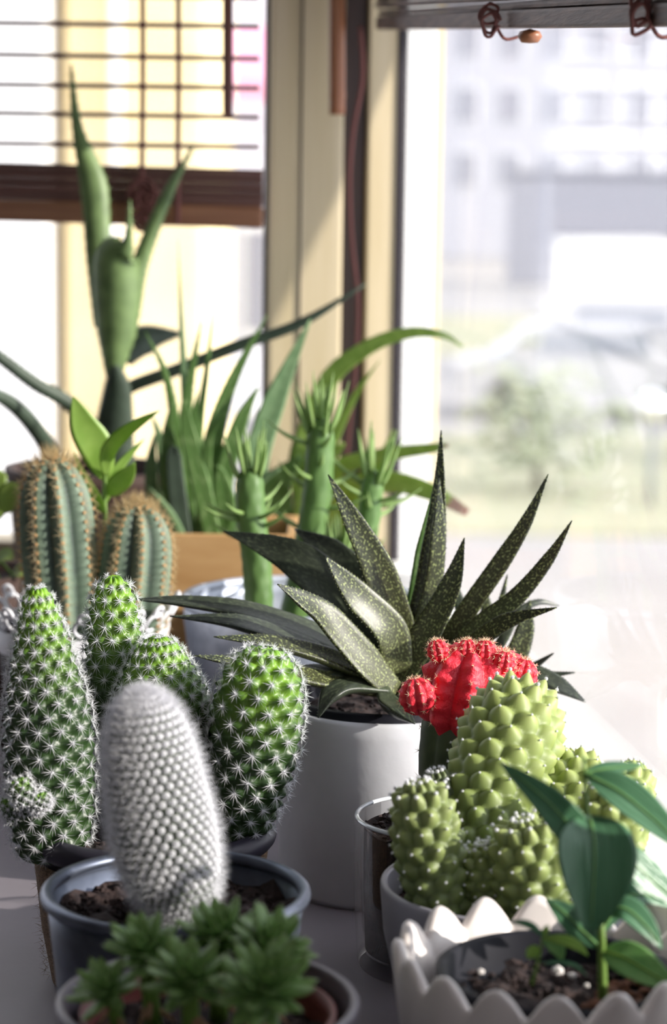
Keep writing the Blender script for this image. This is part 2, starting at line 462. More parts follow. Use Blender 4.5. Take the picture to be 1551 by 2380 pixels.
# ================================================================== SETTING
KX, KY = 0.0537, 2.0
def frame(deg):
    c, s = math.cos(R(deg)), math.sin(R(deg))
    return lambda x, y, z: Vector((KX + x * c - y * s, KY + x * s + y * c, z))
FR = frame(7.6)       # right window: local y runs along the pane (0 at the corner, -1 towards the camera), x outwards
FB = frame(3.0)       # back window: local x runs along the pane, y outwards
def st(o): o['kind'] = 'structure'; return o
def structure(name, a, b, mat, fr=None, bevel=.002): return st(bbox(name, a, b, mat, None, fr, bevel))

structure('trim_1', (-.75, -1.32, -.03), (-.0, -.0, 0), 'sill', FR, .003)['label'] = 'pale grey window sill under all the pots'
structure('floor', (-3.0, -2.6, -.85), (.6, 2.2, -.80), 'plaster', None, 0)
structure('ceiling', (-3.0, -2.6, 1.7), (.7, 2.2, 1.75), 'plaster', None, 0)
structure('wall_left', (-3.0, -2.6, -.85), (-2.9, 2.2, 1.75), 'plaster', None, 0)
g = G()
g.box((-3.0, -2.6, -.85), (-1.3, -2.5, 1.75)); g.box((.5, -2.6, -.85), (.7, -2.5, 1.75)); g.box((-1.3, -2.6, -.85), (.5, -2.5, .5)); g.box((-1.3, -2.6, 1.2), (.5, -2.5, 1.75))
st(g.obj('wall_front', 'plaster'))  # opening added in this unseen wall to let in fill light
g = G()
g.box((0, -4.6, -.85), (.03, -1.15, 1.75), FR); g.box((.0, -1.15, -.85), (.06, 0.05, .04), FR); g.box((.0, -1.15, 1.3), (.10, .05, 1.75), FR)
st(g.obj('wall_right', 'plaster'))
g = G()
g.box((-3, .0, -.85), (0, .1, .05), FB); g.box((-3, .0, 1.35), (.0, .1, 1.75), FB); g.box((-3, 0, .05), (-1.6, .1, 1.35), FB)
st(g.obj('wall_back', 'plaster'))

w1 = bpy.data.objects.new('window_1', None); COL.objects.link(w1); w1.location = FB(-.8, .03, .05); st(w1)
w1['label'] = 'back window with tan corner post'
bbox('post', (-.115, -.012, .05), (-.05, .05, 1.36), 'frame_tan', w1, FB, .003)
bbox('post_groove', (-.088, -.0135, .05), (-.0865, -.012, 1.36), 'frame_dark', w1, FB, 0)
bbox('gasket', (-.119, .0, .05), (-.1145, .03, 1.36), 'gasket', w1, FB, 0)
bbox('bottom_rail', (-1.6, .0, .05), (-.115, .05, .10), 'frame_tan', w1, FB, .003)
bbox('pane', (-1.6, .02, .1), (-.1150, .026, 1.35), 'glass_pane', w1, FB, 0)
structure('trim_2', (-.05, .0, 0), (-.029, .04, 1.6), 'frame_dark', FB)
w2 = bpy.data.objects.new('window_2', None); COL.objects.link(w2); w2.location = FR(0, -.5, .04); st(w2)
w2['label'] = 'right window with tan frame'
bbox('jamb', (-.029, -.008, .0), (-.0035, .02, 1.4), 'frame_tan', w2, FR, .002)
bbox('jamb_gasket', (-.0035, -.010, .04), (.0045, .02, 1.4), 'gasket', w2, FR, 0)
bbox('bottom_rail', (-.025, -1.15, .0), (.01, -.03, .09), 'frame_white', w2, FR, .004)
bbox('outer_jamb', (.0045, .0, -.2), (.033, .05, 1.4), 'frame_white', w2, FR, .002)
bbox('outer_reveal', (.033, .06, -.2), (.050, .11, 1.4), 'frame_tan', w2, FR, .002)
bbox('pane', (.002, -1.15, .09), (.006, -.012, 1.35), 'glass_pane', w2, FR, 0)
bbox('near_jamb', (-.025, -1.17, .0), (.03, -1.145, 1.4), 'frame_white', w2, FR, .002)

# unseen sloping panel, added out of frame to shade the upper corner post
g = G(); cy = [(1.799, .20), (1.877, .606), (1.962, 1.06), (1.745, 1.06), (1.739, .20)]
g.add([(.40, a, b) for a, b in cy] + [(.43, a, b) for a, b in cy], [(0, 1, 2, 3, 4), (9, 8, 7, 6, 5)] + [(i, (i + 1) % 5, 5 + (i + 1) % 5, 5 + i) for i in range(5)])
st(g.obj('added_shade_panel', 'frame_white'))
# ------------------------------------------------------------------ outside
st(G().box((-120, 2.6, -3.2), (120, 260, -3.0)).obj('ground', 'ground'))
def lawn_patch(x0, x1, y0, y1):
    g = G(); g.box((x0, y0, -3.0), (x1, y1, -2.96)); o = g.obj('lawn', 'lawn'); o['kind'] = 'structure'; return o
lawn_patch(-4, 9, 22, 31); lawn_patch(1, 16, 46, 60)
def building(loc, x0, x1, y0, y1, z1, mat, label, wins, winmat='facade_dark', roof=True, strips=()):
    t = thing('building', (loc[0], loc[1], -3.0), label, 'building')
    bbox('facade', (x0, y0, -3.0), (x1, y1, z1), mat, t, None, .05)
    if roof: bbox('roof', (x0 - .3, y0 - .3, z1), (x1 + .3, y1 + .3, z1 + .4), 'roofgrey', t, None, .05)
    for (a, b, c, d) in wins:
        f = bbox('window', (a, y0 - .06, c), (b, y0 + .05, d), 'frame_white', t, None, .02)
        bbox('pane', (a + .07, y0 - .08, c + .07), (b - .07, y0 - .06, d - .07), winmat, f, None, 0)
    for (a, b, m) in strips: bbox('pilaster', (a, y0 - .12, -3.0), (b, y0, z1), m, t, None, .03)
    return t
building((-4, 14.5), -9, -1.80, 14, 18, 9, 'whitewash', 'white rendered house seen through the back window, at the left edge', [(-7, -6, 0, 1.6), (-4.6, -3.6, 0, 1.6)], roof=False)
building((-1.2, 14.7), -1.72, -.84, 14.2, 18, 9, 'cream', 'narrow cream house seen through the back window behind the tall leaves', [], strips=[(-1.42, -1.36, 'whitewash')], roof=False)
building((-.4, 20), -1.2, -.05, 19.5, 24, 10, 'lavender', 'pale lavender house beside the tan window post', [(-.85, -.45, -.9, .1), (-.85, -.45, -2.5, -1.5)], roof=False)
t = thing('awning', (-.72, 19.3, 1.0), 'pink awning on the pale lavender house beside the tan post', 'awning')
g = G(); g.add([(-1.0, 19.43, 1.75), (-.42, 19.43, 1.75), (-.42, 18.9, 1.25), (-1.0, 18.9, 1.25)], [(0, 1, 2, 3)]); g.box((-1.0, 18.88, 1.1), (-.42, 18.92, 1.27))
g.obj('canopy', 'pink', t)
tube('bracket', [(-.98, 19.44, 1.0), (-.98, 18.95, 1.2)], .015, 'frame_white', t); tube('bracket', [(-.44, 19.44, 1.0), (-.44, 18.95, 1.2)], .015, 'frame_white', t)
wins = []
for fl in range(3):
    for k in range(7): wins.append((3.6 + k * 2.1, 4.7 + k * 2.1, .4 + fl * 3.1, 2.2 + fl * 3.1))
building((10, 112), 2.4, 26, 110, 122, 12, 'facade_grey', 'long pale grey block far across the street behind the right window', wins)
building((2, 92), .2, 3.6, 90, 96, 6, 'whitewash', 'small white house in front of the grey block behind the right window', [(1.4, 2.6, .5, 2.0)])
t = thing('wall', (11, 80, -3), 'dark grey wall standing for a shadowed band across the street behind the right window', 'wall')
bbox('wall_face', (6.1, 80, -3), (20, 80.6, .9), 'facade_dark', t, None, .05); bbox('coping', (6.0, 79.9, .9), (20.1, 80.7, 1.05), 'roofgrey', t, None, .03)  # stands for a shadowed band; the shade is put into the grey
t = thing('wall', (9, 72, -3), 'low white garden wall in front of the dark grey one', 'wall')
bbox('wall_face', (7.0, 72, -3), (20, 72.5, -1.1), 'whitewash', t, None, .05); bbox('coping', (6.95, 71.9, -1.1), (20.1, 72.6, -.98), 'roofgrey', t, None, .03)
def car(x, y, label, rot=0):
    t = thing('car', (x, y, -3.0), label, 'car', 'parked cars')
    sec = [(-2.1, .35), (-2.1, .8), (-1.5, .95), (-.9, 1.4), (.7, 1.4), (1.3, .95), (2.1, .8), (2.1, .35)]
    g = G(); n = len(sec)
    g.add([(x + a, y - .8, -3 + b) for a, b in sec] + [(x + a, y + .8, -3 + b) for a, b in sec], [tuple(range(n)), tuple(range(2 * n - 1, n - 1, -1))] + [(i, n + i, n + (i + 1) % n, (i + 1) % n) for i in range(n)])
    g.obj('body', 'carwhite', t)
    bbox('side_window', (x - .85, y - .82, -2.02), (x + .75, y - .79, -1.68), 'cardark', t, None, .0)
    for a in (-1.3, 1.3):
        for b in (-.75, .75): tube('wheel', [(x + a, y + b - .1, -2.68), (x + a, y + b + .1, -2.68)], .32, 'tyre', t, 14)
car(3.9, 34, 'white car parked across the street, behind the left part of the right window'); car(5.2, 41, 'white car parked farther across the street, behind the middle of the right window')
def shrub(x, y, s, label):
    t = thing('shrub', (x, y, -3.0), label, 'shrub', 'shrubs across the street')
    tube('stem', [(x, y, -3), (x, y, -3 + s * .7)], [.06, .03], 'stem_brown', t)
    g = G()
    for _ in range(220):
        a, b, c = rnd.gauss(0, .4), rnd.gauss(0, .4), rnd.gauss(0, .35); blob(g, (x + a * s, y + b * s, -3 + s * (.75 + c)), s * .09, (1, 1, .5), .3)
    g.obj('foliage', 'shrub', t, False, kind='stuff')
shrub(2.3, 25, 1.0, 'green shrub on the lawn, left of the other one behind the right window'); shrub(5.6, 28, 1.2, 'green shrub on the lawn, right of the other one behind the right window')
t = thing('glint_ball', (3.45, 24.0, -3.0), 'mirror ball added on a post to make a glint behind the right window', 'added glint')
gb = P(1520, 945, 24.0)  # ball added only to make a bright sun glint
tube('post', [(gb.x, gb.y, -3), (gb.x, gb.y, gb.z - .2)], .04, 'roofgrey', t)
lathe('ball', [(max(.0005, .17 * math.sin(R(a))), gb.z - .17 * math.cos(R(a))) for a in range(0, 181, 9)], gb, 'chrome', t, 24)
t.location = (gb.x, gb.y, -3.0)
for ch in t.children: ch.location = Vector((3.45, 24.0, -3.0)) - t.location

# ------------------------------------------------------------------ blinds and cords
YB = 1.955
def bx(p): return P(p, 0, YB).x
bl = thing('bamboo_blind', P(300, 450, YB), 'brown bamboo blind half lowered over the back window', 'blind')
def bar(name, x0, y0, x1, y1, h, d, mat, parent, Y0, Y1=None, bev=.0008):
    """flat slat between two sight points, h high and d deep"""
    a, b = P(x0, y0, Y0), P(x1, y1, Y1 or Y0)
    u = (b - a); L = u.length; u.normalize(); z = Vector((0, 0, 1)); nrm = u.cross(z).normalized(); z = nrm.cross(u)
    return bbox(name, (0, -d / 2, -h / 2), (L, d / 2, h / 2), mat, parent, lambda x, y, zz: a + u * x + nrm * y + z * zz, bev)
for i, y in enumerate([-220, -150, -80, -10, 60, 132, 203, 268, 340]):
    bar('slat', -520, y - 14, 603, y + 2 + (i % 2) * 3, .0042, .006, 'bamboo_dark', bl, YB - .005, YB)
for i in range(5): bar('slat', -520, 371 + i * 17, 612, 403 + i * 17, .0062, .010 + (i % 2) * .003, 'bamboo_dark', bl, YB - .006, YB - .001)
bar('bottom_bar', -520, 474, 612, 505, .019, .012, 'bamboo_brown', bl, YB - .007, YB - .002, .003)
for x in (330, 413):
    tube('cord', [P(x, -260, YB - .012), P(x + 2, 150, YB - .012), P(x, 400, YB - .016), P(x, 520, YB - .018)], .0024, 'cord', bl, 6, 14)
g = G()
for k in range(7):
    c = P(345 + rnd.uniform(-22, 22), 440 + k * 12, YB - .03); pts = []
    for q in range(13):
        a = q / 12 * 6.283; pts.append(c + Vector((math.cos(a) * .011 * rnd.uniform(.7, 1.2), rnd.uniform(-.004, .004), math.sin(a) * .009)))
    tube_g(pts, .0019, 5, None, g)
tube_g([P(340, 500, YB - .03), P(335, 540, YB - .03)], .004, 6, None, g)
g.obj('cord_knot', 'cord', bl, True, label='tangled cord knot over the bottom bar')

br = thing('bamboo_blind', P(1250, 40, 1.4), 'weathered bamboo blind rolled up above the right window', 'blind')
def rb(name, y0, y1, h, d, mat, out=0, Ya=1.93, Yb=.98):
    a, b = P(862, y0, Ya), P(1640, y1, Yb)
    a = FR(-.024 - out, -.05, a.z); b = FR(-.024 - out, -1.10, b.z)
    u = (b - a); L = u.length; u.normalize(); nrm = u.cross(Vector((0, 0, 1))).normalized(); z = nrm.cross(u)
    return bbox(name, (0, -d / 2, -h / 2), (L, d / 2, h / 2), mat, br, lambda x, y, zz: a + u * x + nrm * y + z * zz, .002)
rb('bottom_bar', 50, 56, .011, .013, 'bamboo_grey')
for i in range(4): rb('slat', 26 - i * 17, 12 - i * 26, .0045, .010 + (i % 2) * .004, 'bamboo_grey', .001 * (i % 2))
g = G()
for i in range(34):
    z0 = .575 + i * .021
    g.box((-.030, -1.14, z0 - .0), (-.022, -.05, z0 + .0195), FR)
g.obj('upper_slats', 'bamboo_grey', br, False, kind='stuff')
for (x, y, Y) in ((1150, 40, 1.42), (1500, 20, 1.09)):
    g = G(); c = P(x, y, Y)
    for k in range(3):
        pts = [c + Vector((-.004 + .007 * math.cos(a) * rnd.uniform(.4, 1), -.012 - .002 * k, .007 * math.sin(a) * rnd.uniform(.6, 1.2) - .003 * k)) for a in [q * 6.28 / 9 for q in range(10)]]
        tube_g(pts, .0011, 5, 24, g)
    tube_g([c + Vector((0, -.012, -.006)), c + Vector((.006, -.012, -.014)), c + Vector((.016, -.01, -.012))], .0011, 5, 10, g)
    g.obj('cord_knot', 'cord', br, True)
kn = P(1232, 85, 1.36)
lathe('bead', [(.0005, kn.z - .004), (.005, kn.z - .0035), (.0075, kn.z), (.006, kn.z + .003), (.0005, kn.z + .0045)], kn, 'wand_copper', br, 16, label='small wooden cord bead')

def wand(x, y1, Y, wpx, mat, label):
    t = thing('blind_wand', P(x, y1, Y), label, 'blind wand')
    tube('rod', [P(x, -330, Y), P(x, y1 - 6, Y), P(x, y1, Y)], [px(wpx, Y) / 2, px(wpx, Y) / 2, px(wpx, Y) / 2.4], mat, t, 12, 12)
    tube('cord', [P(x, -330, Y), P(x, -460, Y)], .0015, 'cord', t, 6)
    lathe('end_cap', [(.0005, P(x, y1 + 2, Y).z), (px(wpx, Y) / 2.3, P(x, y1 + 1, Y).z), (px(wpx, Y) / 1.95, P(x, y1 - 8, Y).z), (px(wpx, Y) / 2.1, P(x, y1 - 22, Y).z)], P(x, y1, Y), mat, t, 16)
wand(530, 232, 1.90, 24, 'wand', 'dark brown wooden wand hanging in front of the back window')
wand(784, 232, 1.90, 38, 'wand_copper', 'copper brown wooden wand hanging before the dark corner strip')
tag(tube('cord', [P(x, y, 1.93) for x, y in ((838, 60), (843, 180), (822, 300), (813, 420), (818, 560), (832, 700), (826, 860), (812, 1000), (806, 1100), (820, 1160))], .0021, 'cord', None, 7, 60), 'long brown blind cord hanging down the dark corner strip', 'cord')

# ================================================================== PLANTS
# ---- agave in the dark brown pot (far left, by the back window)
Y = 1.90; rim = P(215, 1085, Y); c = (rim.x, Y)
t = thing('potted_agave', (c[0], c[1], 0), 'tall broad-leaved agave in a dark brown pot by the back window', 'plant')
h = rim.z; r = .072
lathe('pot', [(.001, 0), (r * .75, 0), (r * .95, h * .7), (r, h - .012), (r + .003, h - .010), (r + .003, h), (r - .004, h), (r - .006, h - .02), (.001, h - .02)], c, 'brown_pot', t, 48)
soil('soil', c, r - .006, h - .012, t, lump=.006, crumbs=80)
def ag(pts, wid, mat='agave', Y0=1.88, Y1=1.86, up=(0, -1, .25), th=.006, chan=-.18, teeth=.0022, **k):
    n = len(pts); q = [P(x, y, Y0 + (Y1 - Y0) * i / (n - 1)) for i, (x, y) in enumerate(pts)]
    return leaf('leaf', q, [px(v, 1.88) for v in wid], th, mat, t, up, 26, 12, chan, teeth=teeth, **k)
ag([(262, 880), (268, 780), (270, 690), (268, 612), (274, 586), (296, 562), (302, 465)], [34, 92, 112, 106, 90, 22, 4], Y0=1.86, Y1=1.84, chan=-.3, label='broad rolled front leaf with a hooked tip')
ag([(240, 760), (228, 600), (217, 430), (180, 300), (165, 150)], [45, 58, 66, 26, 5], Y0=1.88, Y1=1.90)
ag([(292, 740), (325, 610), (385, 460), (450, 338)], [60, 40, 28, 4], Y0=1.88, Y1=1.90)
ag([(262, 1090), (266, 980), (272, 900), (268, 850)], [96, 84, 60, 14], 'agave_dark', Y0=1.87, Y1=1.85)
ag([(285, 830), (340, 785), (425, 775)], [50, 70, 5], 'agave_dark', Y0=1.90, Y1=1.92)
ag([(285, 930), (300, 900), (412, 858), (560, 800), (700, 750), (850, 660)], [34, 32, 30, 28, 24, 4], 'agave_dark', Y0=1.88, Y1=1.83, teeth=0)
ag([(230, 1010), (165, 940), (80, 890), (0, 830), (-70, 780)], [36, 34, 32, 28, 10], 'agave_dark', Y0=1.88, Y1=1.80)
ag([(120, 1060), (85, 1000), (30, 940), (-40, 900)], [40, 38, 34, 20], 'agave_dark', Y0=1.86, Y1=1.78)

# ---- wooden planter box with aloe
Y0b, Y1b = 1.69, 1.80; xa, xb = P(300, 1240, 1.69).x, P(690, 1240, 1.69).x; zt = P(500, 1243, 1.69).z
t = thing('wooden_planter', ((xa + xb) / 2, 1.745, 0), 'light wooden planter box behind the zinc bucket', 'planter')
bbox('front_board', (xa, Y0b, 0), (xb, Y0b + .008, zt), 'wood', t, None, .0015); bbox('back_board', (xa, Y1b - .008, 0), (xb, Y1b, zt), 'wood', t, None, .0015)
bbox('side_board', (xa, Y0b + .008, 0), (xa + .008, Y1b - .008, zt), 'wood', t, None, .0015); bbox('side_board', (xb - .008, Y0b + .008, 0), (xb, Y1b - .008, zt), 'wood', t, None, .0015)
bbox('base_board', (xa + .008, Y0b + .008, .002), (xb - .008, Y1b - .008, .010), 'wood', t, None, 0)
g = G(); g.box((xa + .0085, Y0b + .0085, .01), (xb - .0085, Y1b - .0085, zt - .016))
for _ in range(90): blob(g, (rnd.uniform(xa + .012, xb - .012), rnd.uniform(Y0b + .012, Y1b - .012), zt - .015), rnd.uniform(.001, .003), jit=.3)
g.obj('soil', 'soil', t, kind='stuff')
t = thing('aloe', (P(450, 1250, 1.745).x, 1.745, zt - .016), 'upright spotted aloe clump growing in the wooden planter', 'plant')
def al(pts, wid, mat='aloe', Y0=1.745, Y1=1.745, up=(0, -1, .2), th=.005, teeth=0, tip=None):
    n = len(pts); q = [P(x, y, Y0 + (Y1 - Y0) * i / (n - 1)) for i, (x, y) in enumerate(pts)]
    return leaf('leaf', q, px(wid, 1.745) if not hasattr(wid, '__len__') else [px(v, 1.745) for v in wid], th, mat, t, up, 24, 10, .14, teeth=teeth, tip=tip)
al([(440, 1275), (428, 1050), (440, 900), (472, 737)], 46, teeth=.0012)
al([(425, 1275), (412, 1040), (388, 880), (337, 768)], 34, Y1=1.72, teeth=.0012)
al([(452, 1275), (436, 1000), (424, 800), (414, 558)], 28, 'aloe_blue', Y0=1.76, Y1=1.78)
al([(470, 1275), (490, 1060), (535, 900), (622, 730)], 62, Y0=1.75, Y1=1.76, teeth=.0012)
al([(460, 1275), (462, 1020), (482, 850), (500, 695)], 26, Y0=1.76, Y1=1.77)
al([(470, 1275), (475, 1130), (452, 990), (462, 905)], 44, Y0=1.73, Y1=1.72)
al([(485, 1275), (478, 1150), (486, 1020), (520, 960)], 40, Y0=1.73, Y1=1.71)
al([(430, 1275), (415, 1170), (405, 1060), (412, 1040)], [40, 44, 36, 14], 'agave_dark', Y0=1.72, Y1=1.715)
al([(395, 1275), (385, 1120), (372, 1020), (350, 960)], 40, 'aloe_blue', Y0=1.74, Y1=1.75)
al([(430, 1265), (395, 1190), (345, 1130)], 24, 'aloe_blue', Y0=1.72, Y1=1.70)
al([(560, 1275), (590, 1090), (640, 930), (722, 742)], [40, 64, 54, 4], 'aloe_blue', Y0=1.75, Y1=1.77)
al([(580, 1275), (585, 1080), (600, 940)], 42, 'agave_dark', Y0=1.76, Y1=1.76)
al([(500, 1275), (470, 1140), (438, 1010), (430, 930)], [40, 46, 36, 8], Y0=1.725, Y1=1.715, teeth=.0012)
al([(450, 1275), (400, 1150), (392, 1020), (402, 930)], [34, 40, 32, 6], Y0=1.735, Y1=1.73)
al([(520, 1275), (520, 1120), (560, 980), (600, 900)], [40, 48, 36, 6], Y0=1.745, Y1=1.75)
al([(535, 1275), (560, 1180), (600, 1120), (650, 1090)], [34, 40, 30, 5], 'aloe_blue', Y0=1.735, Y1=1.72)
al([(410, 1275), (360, 1180), (352, 1080), (360, 1010)], [30, 36, 28, 5], 'aloe_blue', Y0=1.75, Y1=1.755)
al([(515, 1275), (540, 1180), (520, 1100), (500, 1080)], 24, Y0=1.73, Y1=1.72)

# ---- second aloe with long arching leaves
Y = 1.865; rim = P(760, 1262, Y); c = (rim.x, Y); h = rim.z; r = .048
t = thing('potted_aloe', (c[0], c[1], 0), 'light green aloe with long arching leaves, red tipped, in the window corner', 'plant')
lathe('pot', [(.001, 0), (r * .75, 0), (r * .97, h - .02), (r, h - .02), (r, h), (r - .004, h), (r - .006, h - .015), (.001, h - .015)], c, 'terracotta', t, 40)
soil('soil', c, r - .006, h - .01, t, crumbs=30)
def a2(pts, wid, mat='aloe_light', Y0=1.865, Y1=1.82, tip=None, up=(0, -1, .4)):
    n = len(pts); q = [P(x, y, Y0 + (Y1 - Y0) * i / (n - 1)) for i, (x, y) in enumerate(pts)]
    return leaf('leaf', q, px(wid, 1.85) if not hasattr(wid, '__len__') else [px(v, 1.85) for v in wid], .004, mat, t, up, 26, 10, .12, teeth=.001, tip=tip)
a2([(740, 1290), (700, 1100), (755, 900), (850, 812), (950, 775), (1030, 780), (1076, 806)], [40, 52, 46, 38, 28, 18, 5])
a2([(755, 1290), (760, 1080), (820, 930), (885, 835)], 34)
a2([(750, 1290), (770, 1110), (880, 1062), (1010, 1042), (1042, 1036)], [36, 44, 36, 24, 8], Y1=1.78, tip='aloe_tip')
a2([(770, 1290), (800, 1150), (900, 1122), (1000, 1145), (1086, 1192)], [44, 56, 52, 42, 20], Y1=1.76, tip='aloe_tip')
a2([(735, 1290), (650, 1230), (640, 1140), (700, 1060)], [40, 90, 90, 10], 'aloe', Y1=1.84)
a2([(745, 1290), (720, 1200), (740, 1100), (800, 1030)], [40, 80, 70, 8], Y1=1.83)
a2([(740, 1290), (690, 1090), (720, 980), (760, 930)], [30, 40, 30, 6], 'aloe', Y1=1.86)
a2([(770, 1290), (830, 1190), (880, 1090), (915, 1000)], [30, 40, 30, 5], Y1=1.82)

# ---- left edge: round-leaved plant
Y = 1.66; c = (P(-70, 1300, Y).x, Y); h = .13; r = .05
t = thing('potted_round_leaf', (c[0], c[1], 0), 'small plant with round yellow-green leaves at the left edge', 'plant')
lathe('pot', [(.001, 0), (r * .75, 0), (r, h), (r - .004, h), (r - .006, h - .012), (.001, h - .012)], c, 'brown_pot', t, 40)
soil('soil', c, r - .006, h - .008, t, crumbs=20)
for (x, y, s, dy) in ((25, 1160, 80, 0), (-20, 1190, 80, .01), (10, 1305, 60, -.02), (48, 1340, 56, -.03), (20, 1370, 50, -.02), (-40, 1250, 80, 0), (-5, 1120, 60, .02)):
    e = P(x, y, Y + dy); b0 = P(-50, 1320, Y); d = (e - b0).normalized() * px(s, Y) * .5
    lf = leaf('leaf', [e - d, e + Vector((0, 0, .004)), e + d], px(s * .8, Y), .0008, 'pothos', t, (0, -.8, .8), 12, 8, .08, 'ovate')
    tube('stalk', [b0, b0.lerp(e - d, .5) + Vector((0, 0, .01)), e - d], .0012, 'stem_green', lf, 6, 8)

# ---- zinc bucket with needle-leaved cactus stems
Y = 1.58; rim = P(700, 1388, Y); c = (rim.x, Y); h = rim.z; r = px(288, Y)
t = thing('potted_needle_cactus', (c[0], c[1], 0), 'three-stemmed cactus with green needle leaves in a pale zinc bucket', 'plant')
bk = lathe('bucket', [(.001, 0), (r * .80, 0), (r * .965, h - .012), (r - .004, h - .004), (r - .0065, h - .004), (r * .94, h - .012), (r * .78, .003), (.001, .003)], c, 'zinc', t, 64)
lathe('rim', arc(r - .004, h - .002, .0035, 0, 360, 10), c, 'zinc', bk, 64)
soil('soil', c, r * .90, h - .032, t, crumbs=60)
def stem(pts, w_, Yd, leaves, seed, top=True):
    q = [P(x, y, Yd) for x, y in pts]; rr = random.Random(seed)
    R0 = px(w_, Yd) / 2
    ax = q + [q[-1] + (q[-1] - q[-2]).normalized() * R0 * .6]
    B = Body(ax, [(0, R0 * .95), (.3, R0), (.7, R0 * 1.02), (.9, R0 * .95), (.97, R0 * .6), (1, .0005)], 7, 12, R0 * .10, pw=.8, su=4, sv=4)
    s = B.build('stem', 'opuntia', t, lambda v, b: mixcol(C('5f8440'), C('7ea058'), b))
    L = px(1, Yd)
    for k in range(leaves):
        if k < leaves * .62: v = rr.uniform(.90, .985)
        else: v = rr.uniform(.45, .9)
        u = (k * .382 + rr.uniform(-.05, .05)) % 1
        p, nrm, T, _, _ = B.displaced(np.array([u]), np.array([v]))
        p = Vector(p[0]); d = (Vector(nrm[0]).normalized() * (1.0 if v < .9 else .55) + Vector(T[0]) * (.35 if v < .9 else 1.1)).normalized()
        ln = L * rr.uniform(65, 105); e = p + d * ln + Vector((0, 0, .15 * ln))
        leaf('leaf', [p - d * .001, p.lerp(e, .55) - Vector((0, 0, .08 * ln)), e], L * 15, L * 11, 'needle', s, (0, -.3, 1), 8, 6, 0)
    return s
stem([(604, 1470), (597, 1310), (583, 1190), (580, 1105)], 66, 1.52, 30, 1)
stem([(672, 1480), (712, 1290), (738, 1140), (746, 985)], 64, 1.585, 30, 2)
stem([(820, 1480), (845, 1290), (860, 1180), (868, 1105)], 52, 1.60, 30, 3)
stem([(770, 1480), (786, 1350), (790, 1290)], 42, 1.56, 18, 4)

# ---- lace pot with two ribbed cacti and a seedling
Y = 1.50; rim = P(190, 1436, Y); c = (rim.x, Y); h = rim.z; r = px(205, Y)
t = thing('potted_columnar_cactus', (c[0], c[1], 0), 'two ribbed columnar cacti with golden spines in a dark pot with white lace rim', 'cactus')
pt = lathe('pot', [(.001, 0), (r * .78, 0), (r * .97, h - .008), (r * .95, h - .006), (r * .93, h - .02), (.001, h - .02)], c, 'plastic_dark', t, 56)
g = G()
NL = 22
for k in range(NL):
    a = 2 * math.pi * k / NL; cc = Vector((c[0] + math.cos(a) * (r + .002), c[1] + math.sin(a) * (r + .002), h + .004)); e = Vector((-math.sin(a), math.cos(a), 0)); o_ = Vector((math.cos(a) * .5, math.sin(a) * .5, .86))
    for (sc, of) in ((.0072, 0), (.0040, .0088)):
        pts = [cc + o_ * of + (e * math.cos(q * 6.283 / 12) + o_ * math.sin(q * 6.283 / 12)) * sc for q in range(13)]
        tube_g(pts, .0015, 5, None, g)
lathe_g([(r * .975, h - .02), (r * .985 + .002, h - .004), (r * .985, h - .004), (r * .965, h - .02)], c, 56, g=g)
g.obj('lace_rim', 'lace', pt, True, label='white pierced lace rim')
soil('soil', c, r * .93, h - .012, t, crumbs=50)
def columnar(pts, wpx, Yd, name='stem'):
    q = [P(x, y, Yd) for x, y in pts]; Rr = px(wpx, Yd) / 2
    B = Body(q, [(0, Rr * .80), (.2, Rr * .9), (.55, Rr), (.8, Rr * .93), (.92, Rr * .68), (.98, Rr * .34), (1, .0005)], 9, 26, Rr * .27, 'rib', su=10, sv=3, tilt=0, ripple=.12)
    for k_ in (0,):
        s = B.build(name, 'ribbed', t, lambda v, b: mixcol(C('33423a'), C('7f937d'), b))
    it = []; wl = []
    for ar in B.areoles():
        p, nrm, T, rr_, v = ar
        k = 1.0 if v < .8 else 1.3
        it += fan((p, nrm), 12, .0066 * k, .00019, (.3, 1.4), .4)
        if v > .88: it += [(p, nrm + T * rnd.uniform(.3, 1.5) + nr.normal(0, .3, 3), .011 * rnd.uniform(.7, 1.2), .00022) for _ in range(7)]
        wl.append((p, .0012))
    spines('spines', it, 'spine_gold', s)
    g = G()
    for p, r_ in wl: blob(g, p, r_)
    g.obj('areoles', 'areole', s, True, kind='stuff')
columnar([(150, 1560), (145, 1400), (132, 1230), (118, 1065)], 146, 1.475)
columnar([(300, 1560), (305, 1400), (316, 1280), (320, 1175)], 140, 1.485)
sp = tube('seedling_stem', [P(246, 1470, 1.51), P(248, 1300, 1.51), P(243, 1170, 1.51), P(245, 1080, 1.51)], [px(8, 1.5), px(5, 1.5)], 'stem_green', t, 8, 16)
def sl(pts, w_, Y1=1.50, up=(0, -1, .3), m='young'):
    leaf('leaf', [P(x, y, 1.51 + (Y1 - 1.51) * i / (len(pts) - 1)) for i, (x, y) in enumerate(pts)], px(w_, 1.5), .0009, m, sp, up, 16, 8, .10, 'ovate')
sl([(246, 1120), (228, 1050), (195, 990), (170, 922)], 82)
sl([(246, 1110), (252, 1050), (300, 1000), (370, 955)], 40, 1.47, (.3, -1, .6))
sl([(250, 1150), (270, 1130), (296, 1105), (314, 1075)], 50)
sl([(246, 1200), (225, 1160), (190, 1100), (172, 1050)], 36, 1.49, (-.6, -1, .3))
sl([(248, 1170), (262, 1110), (290, 1070), (335, 1020)], 24, 1.52)

